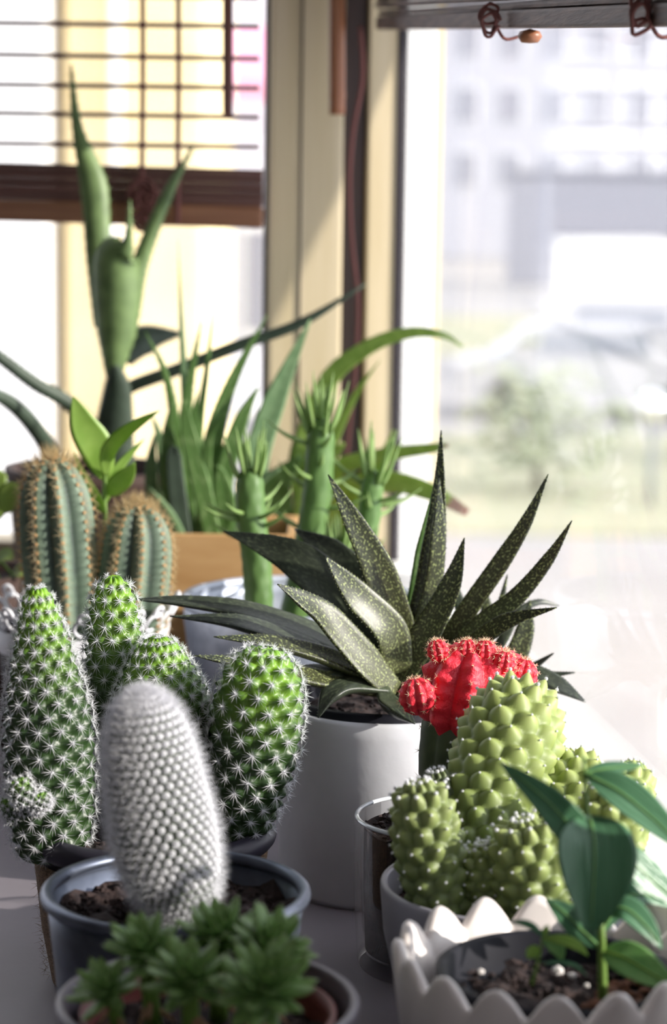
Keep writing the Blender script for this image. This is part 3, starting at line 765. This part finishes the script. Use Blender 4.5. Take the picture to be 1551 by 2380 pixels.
# ---- white pot with the spotted gasteria
Y = 1.32; rim = P(888, 1628, Y); c = (rim.x, Y); h = rim.z; r = px(250, Y)
tp = thing('white_planter', (c[0], c[1], 0), 'white painted round planter behind the red cactus', 'planter')
lathe('planter_body', [(.001, 0), (r * .93, 0), (r * .96, .004), (r, h - .01), (r, h - .002)] + [(r - .0015, h), (r - .004, h), (r - .0055, h - .002)] + [(r - .006, h - .01), (r * .92, .006), (.001, .006)], c, 'white_paint', tp, 72)
t = thing('potted_gasteria', (c[0], c[1], .0065), 'spiky dark spotted gasteria in a black plastic pot inside the white planter', 'plant')
ri = r - .0085
lathe('nursery_pot', [(.001, .0065), (ri * .8, .0065), (ri * .96, h - .01), (ri, h - .006), (ri, h + .003), (ri - .003, h + .004), (ri - .004, h - .008), (.001, h - .012)], c, 'plastic_black', t, 64)
soil('soil', c, ri - .005, h - .007, t, crumbs=90)
def ga(pts, w_, Y0=1.32, Y1=1.32, mat='gasteria', up=(0, -1, .45), th=.006, chan=.10, teeth=.0007):
    n = len(pts); q = [P(x, y, Y0 + (Y1 - Y0) * i / (n - 1)) for i, (x, y) in enumerate(pts)]
    return leaf('leaf', q, px(w_, 1.32) if not hasattr(w_, '__len__') else [px(v * .88, 1.32) for v in w_], th * 1.15, mat, t, up, 30, 14, chan * 1.6, teeth=teeth)
ga([(932, 1580), (925, 1470), (880, 1330), (820, 1210), (763, 1103)], [70, 96, 92, 56, 3], 1.315, 1.30)
ga([(940, 1600), (950, 1480), (905, 1360), (868, 1290)], [50, 60, 40, 3], 1.325, 1.31, 'gasteria_plain')
ga([(928, 1580), (985, 1420), (1010, 1280), (1022, 1140), (1026, 1000)], [54, 78, 70, 36, 3], 1.32, 1.33, up=(-.3, -1, .3))
ga([(935, 1570), (1000, 1380), (1018, 1240), (1021, 1112)], [40, 52, 44, 3], 1.315, 1.315, up=(.3, -1, .3))
ga([(940, 1560), (965, 1420), (985, 1280), (1010, 1130)], [50, 54, 46, 4], 1.34, 1.36, 'aloe')
ga([(912, 1610), (990, 1480), (1050, 1360), (1080, 1250)], [66, 86, 60, 3], 1.30, 1.29, up=(-.2, -1, .6))
ga([(1000, 1560), (1080, 1430), (1170, 1300), (1225, 1210), (1275, 1102)], [52, 56, 50, 34, 3], 1.325, 1.30)
ga([(1010, 1570), (1110, 1460), (1200, 1390), (1275, 1300), (1330, 1210)], [54, 54, 50, 34, 3], 1.32, 1.28)
ga([(1010, 1580), (1100, 1500), (1180, 1445), (1295, 1412)], [50, 56, 46, 3], 1.31, 1.26)
ga([(925, 1560), (905, 1470), (830, 1390), (790, 1340), (757, 1295)], [76, 100, 86, 50, 3], 1.295, 1.265, up=(.1, -1, .7))
ga([(915, 1610), (850, 1540), (760, 1440), (700, 1395), (645, 1358)], [66, 94, 82, 54, 3], 1.285, 1.24, up=(.1, -1, .9))
ga([(890, 1530), (800, 1400), (700, 1310), (620, 1270), (520, 1235)], [80, 128, 112, 66, 3], 1.33, 1.36, 'gasteria_plain')
ga([(890, 1500), (820, 1350), (760, 1280), (685, 1230)], [80, 110, 80, 4], 1.35, 1.40, 'gasteria_plain')
ga([(890, 1570), (760, 1490), (580, 1425), (430, 1400), (305, 1393)], [60, 86, 74, 44, 3], 1.31, 1.28, 'gasteria_plain', up=(.1, -.5, 1))
ga([(885, 1590), (720, 1510), (560, 1450), (395, 1432)], [56, 70, 56, 3], 1.30, 1.26, 'gasteria_plain', up=(.1, -.6, 1))
ga([(900, 1595), (780, 1535), (640, 1495), (497, 1480)], [54, 66, 50, 3], 1.29, 1.24, up=(.1, -.7, 1))
ga([(880, 1605), (720, 1575), (580, 1545), (453, 1524)], [50, 62, 50, 3], 1.28, 1.23, up=(.1, -.7, 1))
ga([(890, 1600), (810, 1570), (730, 1560), (650, 1556)], [46, 52, 40, 3], 1.29, 1.26, 'gasteria_plain', up=(0, -.7, 1))
ga([(900, 1600), (820, 1594), (770, 1615), (740, 1668)], [44, 62, 58, 4], 1.28, 1.245, 'gasteria_plain', up=(-.3, -.7, 1))
ga([(885, 1600), (905, 1635), (930, 1655), (965, 1682)], [30, 62, 56, 4], 1.28, 1.24, 'gasteria_plain', up=(.3, -.7, 1))
ga([(930, 1600), (1000, 1545), (1080, 1540), (1150, 1560)], [50, 80, 70, 5], 1.30, 1.29, 'gasteria_plain')
ga([(1100, 1560), (1230, 1565), (1300, 1595), (1362, 1632)], [40, 56, 52, 4], 1.33, 1.31, 'gasteria_plain', up=(0, -.8, 1))
ga([(1150, 1575), (1240, 1572), (1338, 1563)], [28, 30, 3], 1.34, 1.33, 'gasteria_plain')
ga([(1140, 1585), (1220, 1560), (1288, 1518)], [28, 30, 3], 1.33, 1.32, 'gasteria_plain')
ga([(1130, 1590), (1195, 1530), (1222, 1460), (1232, 1395)], [50, 66, 50, 4], 1.34, 1.35)
ga([(1090, 1560), (1150, 1450), (1180, 1335)], [30, 34, 3], 1.35, 1.36)
ga([(1050, 1540), (1075, 1440), (1060, 1380), (1045, 1320)], [30, 40, 30, 3], 1.36, 1.38, 'gasteria_plain')
ga([(1080, 1560), (1130, 1430), (1118, 1350)], [30, 36, 3], 1.36, 1.38)
ga([(1080, 1580), (1160, 1500), (1200, 1430), (1250, 1400), (1300, 1408)], [24, 30, 26, 18, 3], 1.35, 1.37, 'gasteria_plain')

# ---- jute-wrapped pot with four green cacti
Y = 1.15; rim = P(350, 1902, Y); c = (rim.x, Y); h = rim.z; r = px(292, Y)
t = thing('potted_cactus_cluster', (c[0], c[1], 0), 'four green cactus columns with white star spines in a jute-wrapped dark pot', 'cactus')
pt = lathe('pot', [(.001, 0), (r * .80, 0), (r * .93, h - .012)] + arc(r - .004, h - .007, .0065, -70, 100, 8) + [(r - .010, h - .006), (r - .012, h - .014), (.001, h - .014)], c, 'plastic_dark', t, 72)
jw = lathe('jute_wrap', [(r * .805 + .001, .002), (r * .85 + .003, h * .35), (r * .91 + .003, h * .75), (r * .93 + .002, h - .018), (r * .93 - .001, h - .018)], c, 'jute', t, 72, lambda a, rr, z: (rr + .0008 * math.sin(a * 9) * math.sin(z * 300), z))
it = []
for _ in range(900):
    a = rnd.uniform(0, 6.283); z = rnd.uniform(.004, h - .018); rr = r * (.805 + .125 * z / h) + .003
    it.append(((c[0] + rr * math.cos(a), c[1] + rr * math.sin(a), z), np.array([math.cos(a) * .5 + rnd.gauss(0, .5), math.sin(a) * .5 + rnd.gauss(0, .5), rnd.gauss(0, .7)]), rnd.uniform(.003, .007), .00012))
spines('jute_fuzz', it, 'jute', jw)
soil('soil', c, r - .013, h - .008, t, crumbs=80)
def mam(pts, prof, Yd, n, rows, k=1.0, bright=.55, lean=0, nm='stem', star=17, par=None, sl_=.0054):
    q = [P(x, y, Yd + lean * i) for i, (x, y) in enumerate(pts)]
    B = Body(q, [(a, px(b, Yd)) for a, b in prof], n, rows, .0038 * k, pw=.8, tilt=.35, su=6, sv=6)
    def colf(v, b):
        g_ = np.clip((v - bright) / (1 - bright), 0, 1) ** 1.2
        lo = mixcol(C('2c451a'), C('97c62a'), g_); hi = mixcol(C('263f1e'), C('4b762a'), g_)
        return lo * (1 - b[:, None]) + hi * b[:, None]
    s = B.build(nm, 'mammil', par or t, colf)
    it = []; wl = []
    for ar in B.areoles(.0, .985):
        cw = 6.283 * ar[3] / n
        if cw < .0022 and rnd.random() > .4: continue
        sc = min(1, .30 + ar[3] / B.rmax * .9)
        it += fan((ar[0], ar[1]), star, sl_ * sc, .00017, (.05, .6), .3)
        it += fan((ar[0], ar[1]), 4, sl_ * .8 * sc, .00024, (1.5, 3), .3)
        wl.append((ar[0], .0008 * sc))
    spines('spines', it, 'spine_white', s, wl)
    return B
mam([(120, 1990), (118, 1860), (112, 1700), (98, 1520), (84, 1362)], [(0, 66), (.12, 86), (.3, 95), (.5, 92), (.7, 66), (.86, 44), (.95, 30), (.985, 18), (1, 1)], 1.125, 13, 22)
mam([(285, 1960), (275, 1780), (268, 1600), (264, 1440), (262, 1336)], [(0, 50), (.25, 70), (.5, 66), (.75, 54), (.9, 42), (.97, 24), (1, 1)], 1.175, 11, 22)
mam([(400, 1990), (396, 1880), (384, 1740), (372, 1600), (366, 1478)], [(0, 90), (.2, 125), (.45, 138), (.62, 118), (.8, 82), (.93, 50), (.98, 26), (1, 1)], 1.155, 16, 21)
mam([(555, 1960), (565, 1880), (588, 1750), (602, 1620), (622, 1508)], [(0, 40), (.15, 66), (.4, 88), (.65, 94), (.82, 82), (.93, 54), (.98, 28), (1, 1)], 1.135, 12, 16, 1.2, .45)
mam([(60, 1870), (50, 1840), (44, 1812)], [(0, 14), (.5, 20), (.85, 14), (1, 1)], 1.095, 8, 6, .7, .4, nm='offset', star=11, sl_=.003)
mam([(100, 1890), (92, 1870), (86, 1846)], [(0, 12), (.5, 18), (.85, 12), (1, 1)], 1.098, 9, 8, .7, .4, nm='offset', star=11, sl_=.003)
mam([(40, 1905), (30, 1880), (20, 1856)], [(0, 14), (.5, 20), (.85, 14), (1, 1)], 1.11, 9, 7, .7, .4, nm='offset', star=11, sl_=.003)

# ---- glass jar with the red grafted cactus
Y = 1.175; rim = P(1012, 1892, Y); c = (rim.x, Y); h = rim.z; r = px(196, Y)
t = thing('potted_moon_cactus', (c[0], c[1], 0), 'red globe cactus grafted on a dark stem in a clear glass of soil', 'cactus')
jar = lathe('glass', [(.001, 0), (r * .90, 0), (r * .93, .003), (r * .985, h * .5), (r * .985, h - .003)] + arc(r - .0022, h - .0012, .0014, 0, 180, 8) + [(r - .0045, h * .5), (r * .84, .008), (.001, .008)], c, 'glass_jar', t, 72)
lathe('rim', arc(r - .0018, h - .0012, .0012, 0, 360, 10), c, M('rim_highlight', 'dfe4ea', .12, coat=.5), jar, 72)  # opaque pale ring; the rim's bright highlight is put into its colour
zs = h - .008
lathe('soil_column', [(.001, .009), (r * .83, .009), (r - .006, h * .5), (r - .0058, zs)], c, 'soil', t, 56)
soil('soil', c, r - .006, zs, t, lump=.006, crumbs=140)
red_a, red_b, red_c = C('b0102c'), C('ef2238'), C('ff8a98')
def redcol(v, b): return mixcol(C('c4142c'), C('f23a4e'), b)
q = [P(x, y, Y) for x, y in ((1046, 1935), (1040, 1790), (1052, 1690), (1058, 1660))]
B = Body(q, [(0, px(44, Y)), (.3, px(48, Y)), (.7, px(52, Y)), (.95, px(50, Y)), (1, .001)], 3, 6, px(22, Y), 'rib', su=14, sv=3, tilt=0, ripple=.05)
stx = B.build('rootstock', 'stock', t, lambda v, b: mixcol(C('39432d'), C('5a6544'), b))
spines('spines', sum([fan(a, 5, .003, .00018, (.4, 1)) for a in B.areoles()], []), 'spine_cream', stx)
def moon(axis, prof, n, rows, amp, Yd, nm, par):
    q = [P(x, y, Yd) for x, y in axis]
    B = Body(q, [(a, px(b, Yd)) for a, b in prof], n, rows, px(amp * 1.15, Yd), 'rib', su=12, sv=8, tilt=0, ripple=.38)
    s = B.build(nm, 'red', par, redcol)
    it = []
    for a in B.areoles(.15, .99): it += fan(a, 6, .0022, .00017, (.3, 1.6), .4)
    spines('spines', it, 'spine_cream', s)
    return s
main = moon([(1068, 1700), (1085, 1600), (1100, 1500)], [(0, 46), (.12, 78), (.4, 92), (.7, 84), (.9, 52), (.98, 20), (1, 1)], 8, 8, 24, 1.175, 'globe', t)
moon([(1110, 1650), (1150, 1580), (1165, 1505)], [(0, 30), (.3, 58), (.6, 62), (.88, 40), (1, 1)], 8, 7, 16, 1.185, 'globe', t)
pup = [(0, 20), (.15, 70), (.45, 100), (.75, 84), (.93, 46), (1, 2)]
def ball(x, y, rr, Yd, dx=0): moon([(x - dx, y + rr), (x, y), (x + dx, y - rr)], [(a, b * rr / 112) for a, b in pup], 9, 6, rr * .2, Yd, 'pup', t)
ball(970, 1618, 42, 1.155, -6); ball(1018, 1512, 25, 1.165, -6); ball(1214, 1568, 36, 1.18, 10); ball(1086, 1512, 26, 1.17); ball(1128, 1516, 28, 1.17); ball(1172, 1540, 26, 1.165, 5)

# ---- grey pot with the clumping cactus
Y = 1.055; rim = P(1178, 2046, Y); c = (rim.x, Y); h = rim.z; r = px(304, Y)
t = thing('potted_clump_cactus', (c[0], c[1], 0), 'pale green clumping cactus with pointed tubercles in a smooth grey pot', 'cactus')
lathe('pot', [(.001, 0), (r * .72, 0), (r * .76, .004), (r * .97, h * .7), (r, h - .004)] + arc(r - .0018, h - .002, .0018, 0, 180, 6) + [(r - .0045, h * .7), (r * .7, .006), (.001, .006)], c, 'light_grey', t, 72)
soil('soil', c, r - .006, h - .014, t, crumbs=60)
def clump(pts, prof, Yd, n, rows, amp, lean=0, dark=0., nm='stem'):
    q = [P(x, y, Yd + lean * i) for i, (x, y) in enumerate(pts)]
    B = Body(q, [(a, px(b, 1.055)) for a, b in prof], n, rows, px(amp, 1.055), pw=.68, tilt=.50, su=9, sv=9)
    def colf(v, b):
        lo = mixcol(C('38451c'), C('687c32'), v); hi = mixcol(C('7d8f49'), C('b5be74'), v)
        c_ = lo * (1 - b[:, None]) + hi * b[:, None]; return c_ * (1 - dark) + np.array(C('39463a')[:3]) * dark  # shade of the gaps and of the darker stems is mixed into the colour
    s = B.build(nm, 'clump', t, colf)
    it = []; wl = []
    for a in B.areoles(0, .99):
        k = 1 + (a[4] > .75) * .6
        it += fan(a, 7, .0011 * k, .00014, (.3, 1.5), .4); wl.append((a[0], .00065 * k))
    spines('spines', it, 'spine_white', s, wl)
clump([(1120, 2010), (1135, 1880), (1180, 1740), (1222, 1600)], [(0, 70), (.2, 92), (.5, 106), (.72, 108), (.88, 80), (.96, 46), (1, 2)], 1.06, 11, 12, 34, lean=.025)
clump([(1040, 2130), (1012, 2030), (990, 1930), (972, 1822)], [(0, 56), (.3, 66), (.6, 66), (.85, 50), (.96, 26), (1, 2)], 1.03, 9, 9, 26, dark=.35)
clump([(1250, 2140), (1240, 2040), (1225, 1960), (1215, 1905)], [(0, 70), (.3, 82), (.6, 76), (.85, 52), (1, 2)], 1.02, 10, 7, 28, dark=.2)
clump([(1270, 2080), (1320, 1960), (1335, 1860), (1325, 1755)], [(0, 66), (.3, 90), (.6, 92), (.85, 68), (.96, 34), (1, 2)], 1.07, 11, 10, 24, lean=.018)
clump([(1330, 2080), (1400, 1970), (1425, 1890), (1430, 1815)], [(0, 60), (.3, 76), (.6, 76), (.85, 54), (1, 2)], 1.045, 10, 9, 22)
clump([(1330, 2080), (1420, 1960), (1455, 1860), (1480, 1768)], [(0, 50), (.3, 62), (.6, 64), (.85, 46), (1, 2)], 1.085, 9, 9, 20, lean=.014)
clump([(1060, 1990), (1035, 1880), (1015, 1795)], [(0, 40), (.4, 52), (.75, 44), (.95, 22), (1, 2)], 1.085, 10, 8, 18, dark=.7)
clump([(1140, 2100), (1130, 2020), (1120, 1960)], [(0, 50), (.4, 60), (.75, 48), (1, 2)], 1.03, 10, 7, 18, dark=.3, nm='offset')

# ---- steel pot with the white woolly cactus
Y = 1.0; rim = P(409, 2060, Y); c = (rim.x, Y); h = rim.z; r = px(315, Y)
t = thing('potted_white_cactus', (c[0], c[1], 0), 'white-spined barrel cactus leaning left in a galvanised steel pot', 'cactus')
pt = lathe('pot', [(.001, 0), (r * .78, 0), (r * .80, .003), (r * .86, h * .35), (r * .868, h * .36), (r * .87, h * .38), (r * .93, h * .68), (r * .937, h * .69), (r * .94, h * .71), (r * .985, h - .004), (r * .975, h - .004), (r * .92, h * .6), (r * .85, .01), (.001, .01)], c, 'steel', t, 80)
lathe('rim', arc(r - .001, h - .003, .0031, 0, 360, 12), c, 'steel', pt, 80)
soil('soil', c, r * .955, h - .014, t, lump=.009, crumbs=420)
q = [P(x, y, Yd) for x, y, Yd in ((428, 2150, .985), (415, 2080, .985), (385, 1960, .985), (358, 1820, .985), (340, 1700, .985), (328, 1615, .985))]
B = Body(q, [(0, px(40, 1)), (.06, px(60, 1)), (.2, px(92, 1)), (.38, px(108, 1)), (.6, px(102, 1)), (.78, px(88, 1)), (.9, px(66, 1)), (.97, px(36, 1)), (1, .0005)], 28, 32, .0018, pw=.8, su=4, sv=4)
s = B.build('stem', 'whitecactus', t, lambda v, b: mixcol(C('2f3a2a'), C('66745c'), b))
it = []; wl = []
for ar in B.areoles(0, .99):
    v = ar[4]
    it += fan(ar, 12, .0038, .00013, (.1, .9), .35)
    it += fan(ar, 9, .0066, .00018, (1.2, 3.0), .35)
    if v > .86: it += fan(ar, 12, .0060, .00018, (.6, 3), .3)
    wl.append((ar[0] + ar[1] * .0006, .0018 if v > .2 else .0011))
spines('spines', it, 'spine_white', s, wl)

# ---- front pot with houseleeks
Y = .875; rim = P(484, 2318, Y); c = (rim.x, Y); h = rim.z; r = px(369, Y)
tp = thing('grey_planter', (c[0], c[1], 0), 'round grey-brown planter in front of the steel pot', 'planter')
lathe('planter_body', [(.001, 0), (r * .80, 0), (r * .96, h * .7), (r, h - .004)] + arc(r - .0022, h - .002, .0022, 0, 180, 8) + [(r - .006, h * .7), (r * .76, .006), (.001, .006)], c, 'grey_glaze', tp, 80)
t = thing('potted_houseleek', (c[0], c[1], .0065), 'green houseleek rosettes in a rust-red plastic pot inside the grey-brown planter', 'plant')
ri = r - .0095
lathe('nursery_pot', [(.001, .0065), (ri * .75, .0065), (ri * .95, h * .8), (ri, h - .012), (ri, h - .0055), (ri - .002, h - .005), (ri - .003, h - .012), (ri - .004, h - .03), (.001, h - .03)], c, 'plastic_rust', t, 72)
zs = h - .016
soil('soil', c, ri - .004, zs, t, lump=.004, crumbs=160)
def leekmesh(nm, L):
    n, seg = 9, 8; vs = []; fs = []; cols = []; a0, a1 = np.array(C('5c8440')[:3]), np.array(C('98ba70')[:3])
    for i in range(n):
        tt = i / (n - 1); w_ = L * .40 * (min(1, .45 + 1.2 * tt)) * (1 - tt ** 2.6) ** .7 + .0002; x = L * tt; z = L * .20 * tt * tt
        for k in range(seg):
            a = 6.2832 * k / seg; vs.append((x, math.cos(a) * w_ / 2, z + math.sin(a) * w_ * (.10 if math.sin(a) > 0 else .26)))
            cols.append(a0 * (1 - tt) + a1 * tt if tt < .93 else np.array(C('6a6a48')[:3]))
    for i in range(n - 1):
        for k in range(seg): fs.append((i * seg + k, i * seg + (k + 1) % seg, (i + 1) * seg + (k + 1) % seg, (i + 1) * seg + k))
    fs.append(tuple((n - 1) * seg + k for k in range(seg)))
    o = mk(nm, np.array(vs), fs, 'leek', None, True, cols=cols); return o
lp = leekmesh('leaf', 1.0); lmesh = lp.data; bpy.data.objects.remove(lp)
def rosette(x, y, Yd, R_, nl, tiltv, seed):
    ce = P(x, y, Yd); rr = random.Random(seed); R_ = px(R_, Yd)
    ax = Vector(tiltv).normalized(); base = Vector((ce.x + (c[0] - ce.x) * .15, ce.y + .006, zs))
    ro = tube('rosette', [base, base.lerp(ce, .6), ce - ax * R_ * .25, ce + ax * R_ * .12], [R_ * .22, R_ * .2, R_ * .2, R_ * .02], 'stem_green', t, 8, 10)
    rot = Vector((0, 0, 1)).rotation_difference(ax).to_matrix().to_4x4()
    for i in range(nl):
        f = i / (nl - 1); el = 86 - 100 * f ** .8 + rr.uniform(-7, 7); ln = R_ * (.50 + .62 * min(1, f * 1.6)) * rr.uniform(.9, 1.1)
        o = bpy.data.objects.new('leaf', lmesh); COL.objects.link(o); o.parent = ro
        m = Matrix.Translation(ce - ax * R_ * .12 * f - Vector(t.location)) @ rot @ Matrix.Rotation(R(i * 137.5 + rr.uniform(-8, 8)), 4, 'Z') @ Matrix.Rotation(R(-el), 4, 'Y') @ Matrix.Scale(ln, 4)
        o.matrix_basis = m
    g = G()
    for k in range(7):
        a = rr.uniform(0, 6.28); p0 = base.lerp(ce, rr.uniform(.3, .75)); d = Vector((math.cos(a), math.sin(a), -.8)) * R_ * .6
        leaf_pts = [p0, p0 + d * .6, p0 + d]
        tube_g(leaf_pts, [R_ * .05, R_ * .08, R_ * .01], 5, 6, g)
    g.obj('dry_leaves', 'dead', ro, True, kind='stuff')
rosette(335, 2205, .875, 100, 40, (-.2, -.3, 1), 1)
rosette(512, 2170, .885, 106, 42, (-.1, -.2, 1), 2)
rosette(630, 2200, .870, 106, 42, (.35, -.3, 1), 3)
rosette(440, 2270, .850, 112, 42, (0, -.35, 1), 4)
rosette(615, 2292, .842, 122, 46, (.15, -.55, 1), 5)
rosette(250, 2298, .858, 90, 34, (-.3, -.45, 1), 6)

# ---- scalloped white planter with the citrus seedling
Y = .915; rim = P(1272, 2218, Y); c = (rim.x, Y); h = rim.z; r = px(372, Y)
tp = thing('scalloped_planter', (c[0], c[1], 0), 'white ceramic planter with a wavy scalloped rim at the lower right', 'planter')
def wavy(a, rr, z):
    k = max(0, min(1, (z - h * .55) / (h * .45))); s = math.cos(a * 16 + .4)
    sh = abs(math.cos(a * 8 + .2)) ** 1.1 * 2 - 1.1
    return rr * (1 + .012 * k * s), z + .0060 * k * k * sh
prof = [(.001, 0), (r * .66, 0), (r * .70, .004), (r * .84, h * .3), (r * .93, h * .6), (r * .985, h * .85), (r * 1.0, h - .003)] + [(r - .0005, h - .001), (r - .002, h), (r - .0045, h - .0005), (r - .006, h - .003)] + [(r - .0068, h - .009), (r - .0105, h - .0125), (r - .0105, h * .8), (r * .80, h * .4), (r * .66, .008), (.001, .008)]
lathe('planter_body', prof, c, 'white_ceramic', tp, 288, wavy)
t = thing('potted_seedling', (c[0] + .004, c[1], .009), 'young citrus seedling with dark glossy leaves in a black plastic pot inside the scalloped planter', 'plant')
rimn = P(1296, 2262, .905); cn = (c[0] + .0035, c[1] - .004); ri = px(290, .905); hn = rimn.z
lathe('nursery_pot', [(.001, .009), (ri * .72, .009), (ri * .95, hn * .85), (ri, hn - .008), (ri + .001, hn - .001), (ri - .001, hn), (ri - .004, hn - .001), (ri - .005, hn - .012), (.001, hn - .02)], cn, 'plastic_black', t, 72)
zs = hn - .013
soil('soil', cn, ri - .006, zs, t, lump=.004, crumbs=260)
g = G()
for _ in range(70):
    a = rnd.uniform(-.9, .5); rr = rnd.uniform(.018, ri - .01); s = rnd.uniform(.0015, .0035); blob(g, (cn[0] + rr * math.cos(a), cn[1] + rr * math.sin(a), zs + .002), s, (1, 1, .6), .35)
g.obj('coir_chips', 'coir', t, False, kind='stuff')
for x, y, s in ((1118, 2258, 10), (1297, 2256, 16), (1330, 2268, 12), (1365, 2290, 8)):
    g = G(); d = P(x, y, 1) - Vector((0, 0, CAMZ)); p = Vector((0, 0, CAMZ)) + d * ((zs + .003 - CAMZ) / d.z); blob(g, p, px(s, .9), (1, 1, .8), .25); g.obj('perlite', 'perlite', t)
YS = .905
sm = tube('stem', [P(1402, 2330, YS), P(1400, 2240, YS), P(1397, 2150, YS), P(1388, 2060, YS + .01), P(1368, 1920, YS + .012), P(1356, 1760, YS + .012)], [px(13, .9), px(9, .9), px(5, .9)], 'stem_green', t, 10, 30)
def ci(pts, w_, Y0, Y1, up=(0, -1, .5), m='citrus', chan=.10):
    n = len(pts); q = [P(x, y, Y0 + (Y1 - Y0) * i / (n - 1)) for i, (x, y) in enumerate(pts)]
    lf = leaf('leaf', q, px(w_, .9), .0009, m, sm, up, 20, 12, chan, 'ovate')
    mid = [v + Vector((0, -.0007, .0003)) for v in catmull(q, 12)][:-1]
    tube('midrib', mid, [px(4, .9), px(1.5, .9)], 'citrus_bright' if m == 'citrus' else 'young', lf, 6)
ci([(1385, 2010), (1345, 1945), (1270, 1860), (1160, 1770)], 88, .917, .895, (-.3, -1, .5))
ci([(1370, 1895), (1382, 1960), (1380, 2060), (1372, 2175)], 196, .910, .872, (.1, -1, .35), chan=.14)
ci([(1362, 1800), (1440, 1840), (1520, 1905), (1610, 1990)], 96, .917, .90, (.3, -1, .6))
ci([(1357, 1800), (1400, 1788), (1450, 1783), (1500, 1778)], 40, .917, .925, (0, -.7, 1))
ci([(1385, 1990), (1460, 2000), (1530, 2060), (1610, 2120)], 84, .918, .925, (.3, -1, .7))
ci([(1395, 2120), (1450, 2110), (1500, 2150), (1540, 2205)], 66, .912, .905, (.2, -1, .6))
ci([(1402, 2210), (1450, 2225), (1510, 2260), (1580, 2300)], 92, .905, .885, (.1, -1, .7), 'citrus_bright')
ci([(1398, 2205), (1350, 2160), (1310, 2120), (1268, 2090)], 62, .908, .915, (-.2, -1, .6))
ci([(1396, 2170), (1450, 2090), (1500, 2080), (1570, 2110)], 60, .92, .935, (.3, -1, .7))
wd = tube('weed', [P(1236, 2290, .90), P(1252, 2230, .90), P(1264, 2170, .90)], [px(6, .9), px(3, .9)], 'stem_green', t, 8, 12)
for pts, w_, m in (([(1262, 2185), (1280, 2190), (1300, 2210), (1308, 2232)], 40, 'citrus_bright'), ([(1262, 2180), (1310, 2185), (1345, 2200), (1368, 2222)], 28, 'young'), ([(1256, 2215), (1245, 2212), (1234, 2218), (1228, 2228)], 34, 'young'), ([(1262, 2175), (1240, 2155), (1215, 2145), (1180, 2142)], 20, 'citrus'), ([(1256, 2240), (1300, 2236), (1340, 2245), (1365, 2268)], 12, 'citrus'), ([(1264, 2175), (1270, 2160), (1276, 2150)], 16, 'young')):
    leaf('leaf', [P(x, y, .898) for x, y in pts], px(w_, .9), .0006, m, wd, (0, -1, .6), 10, 8, .1, 'ovate')
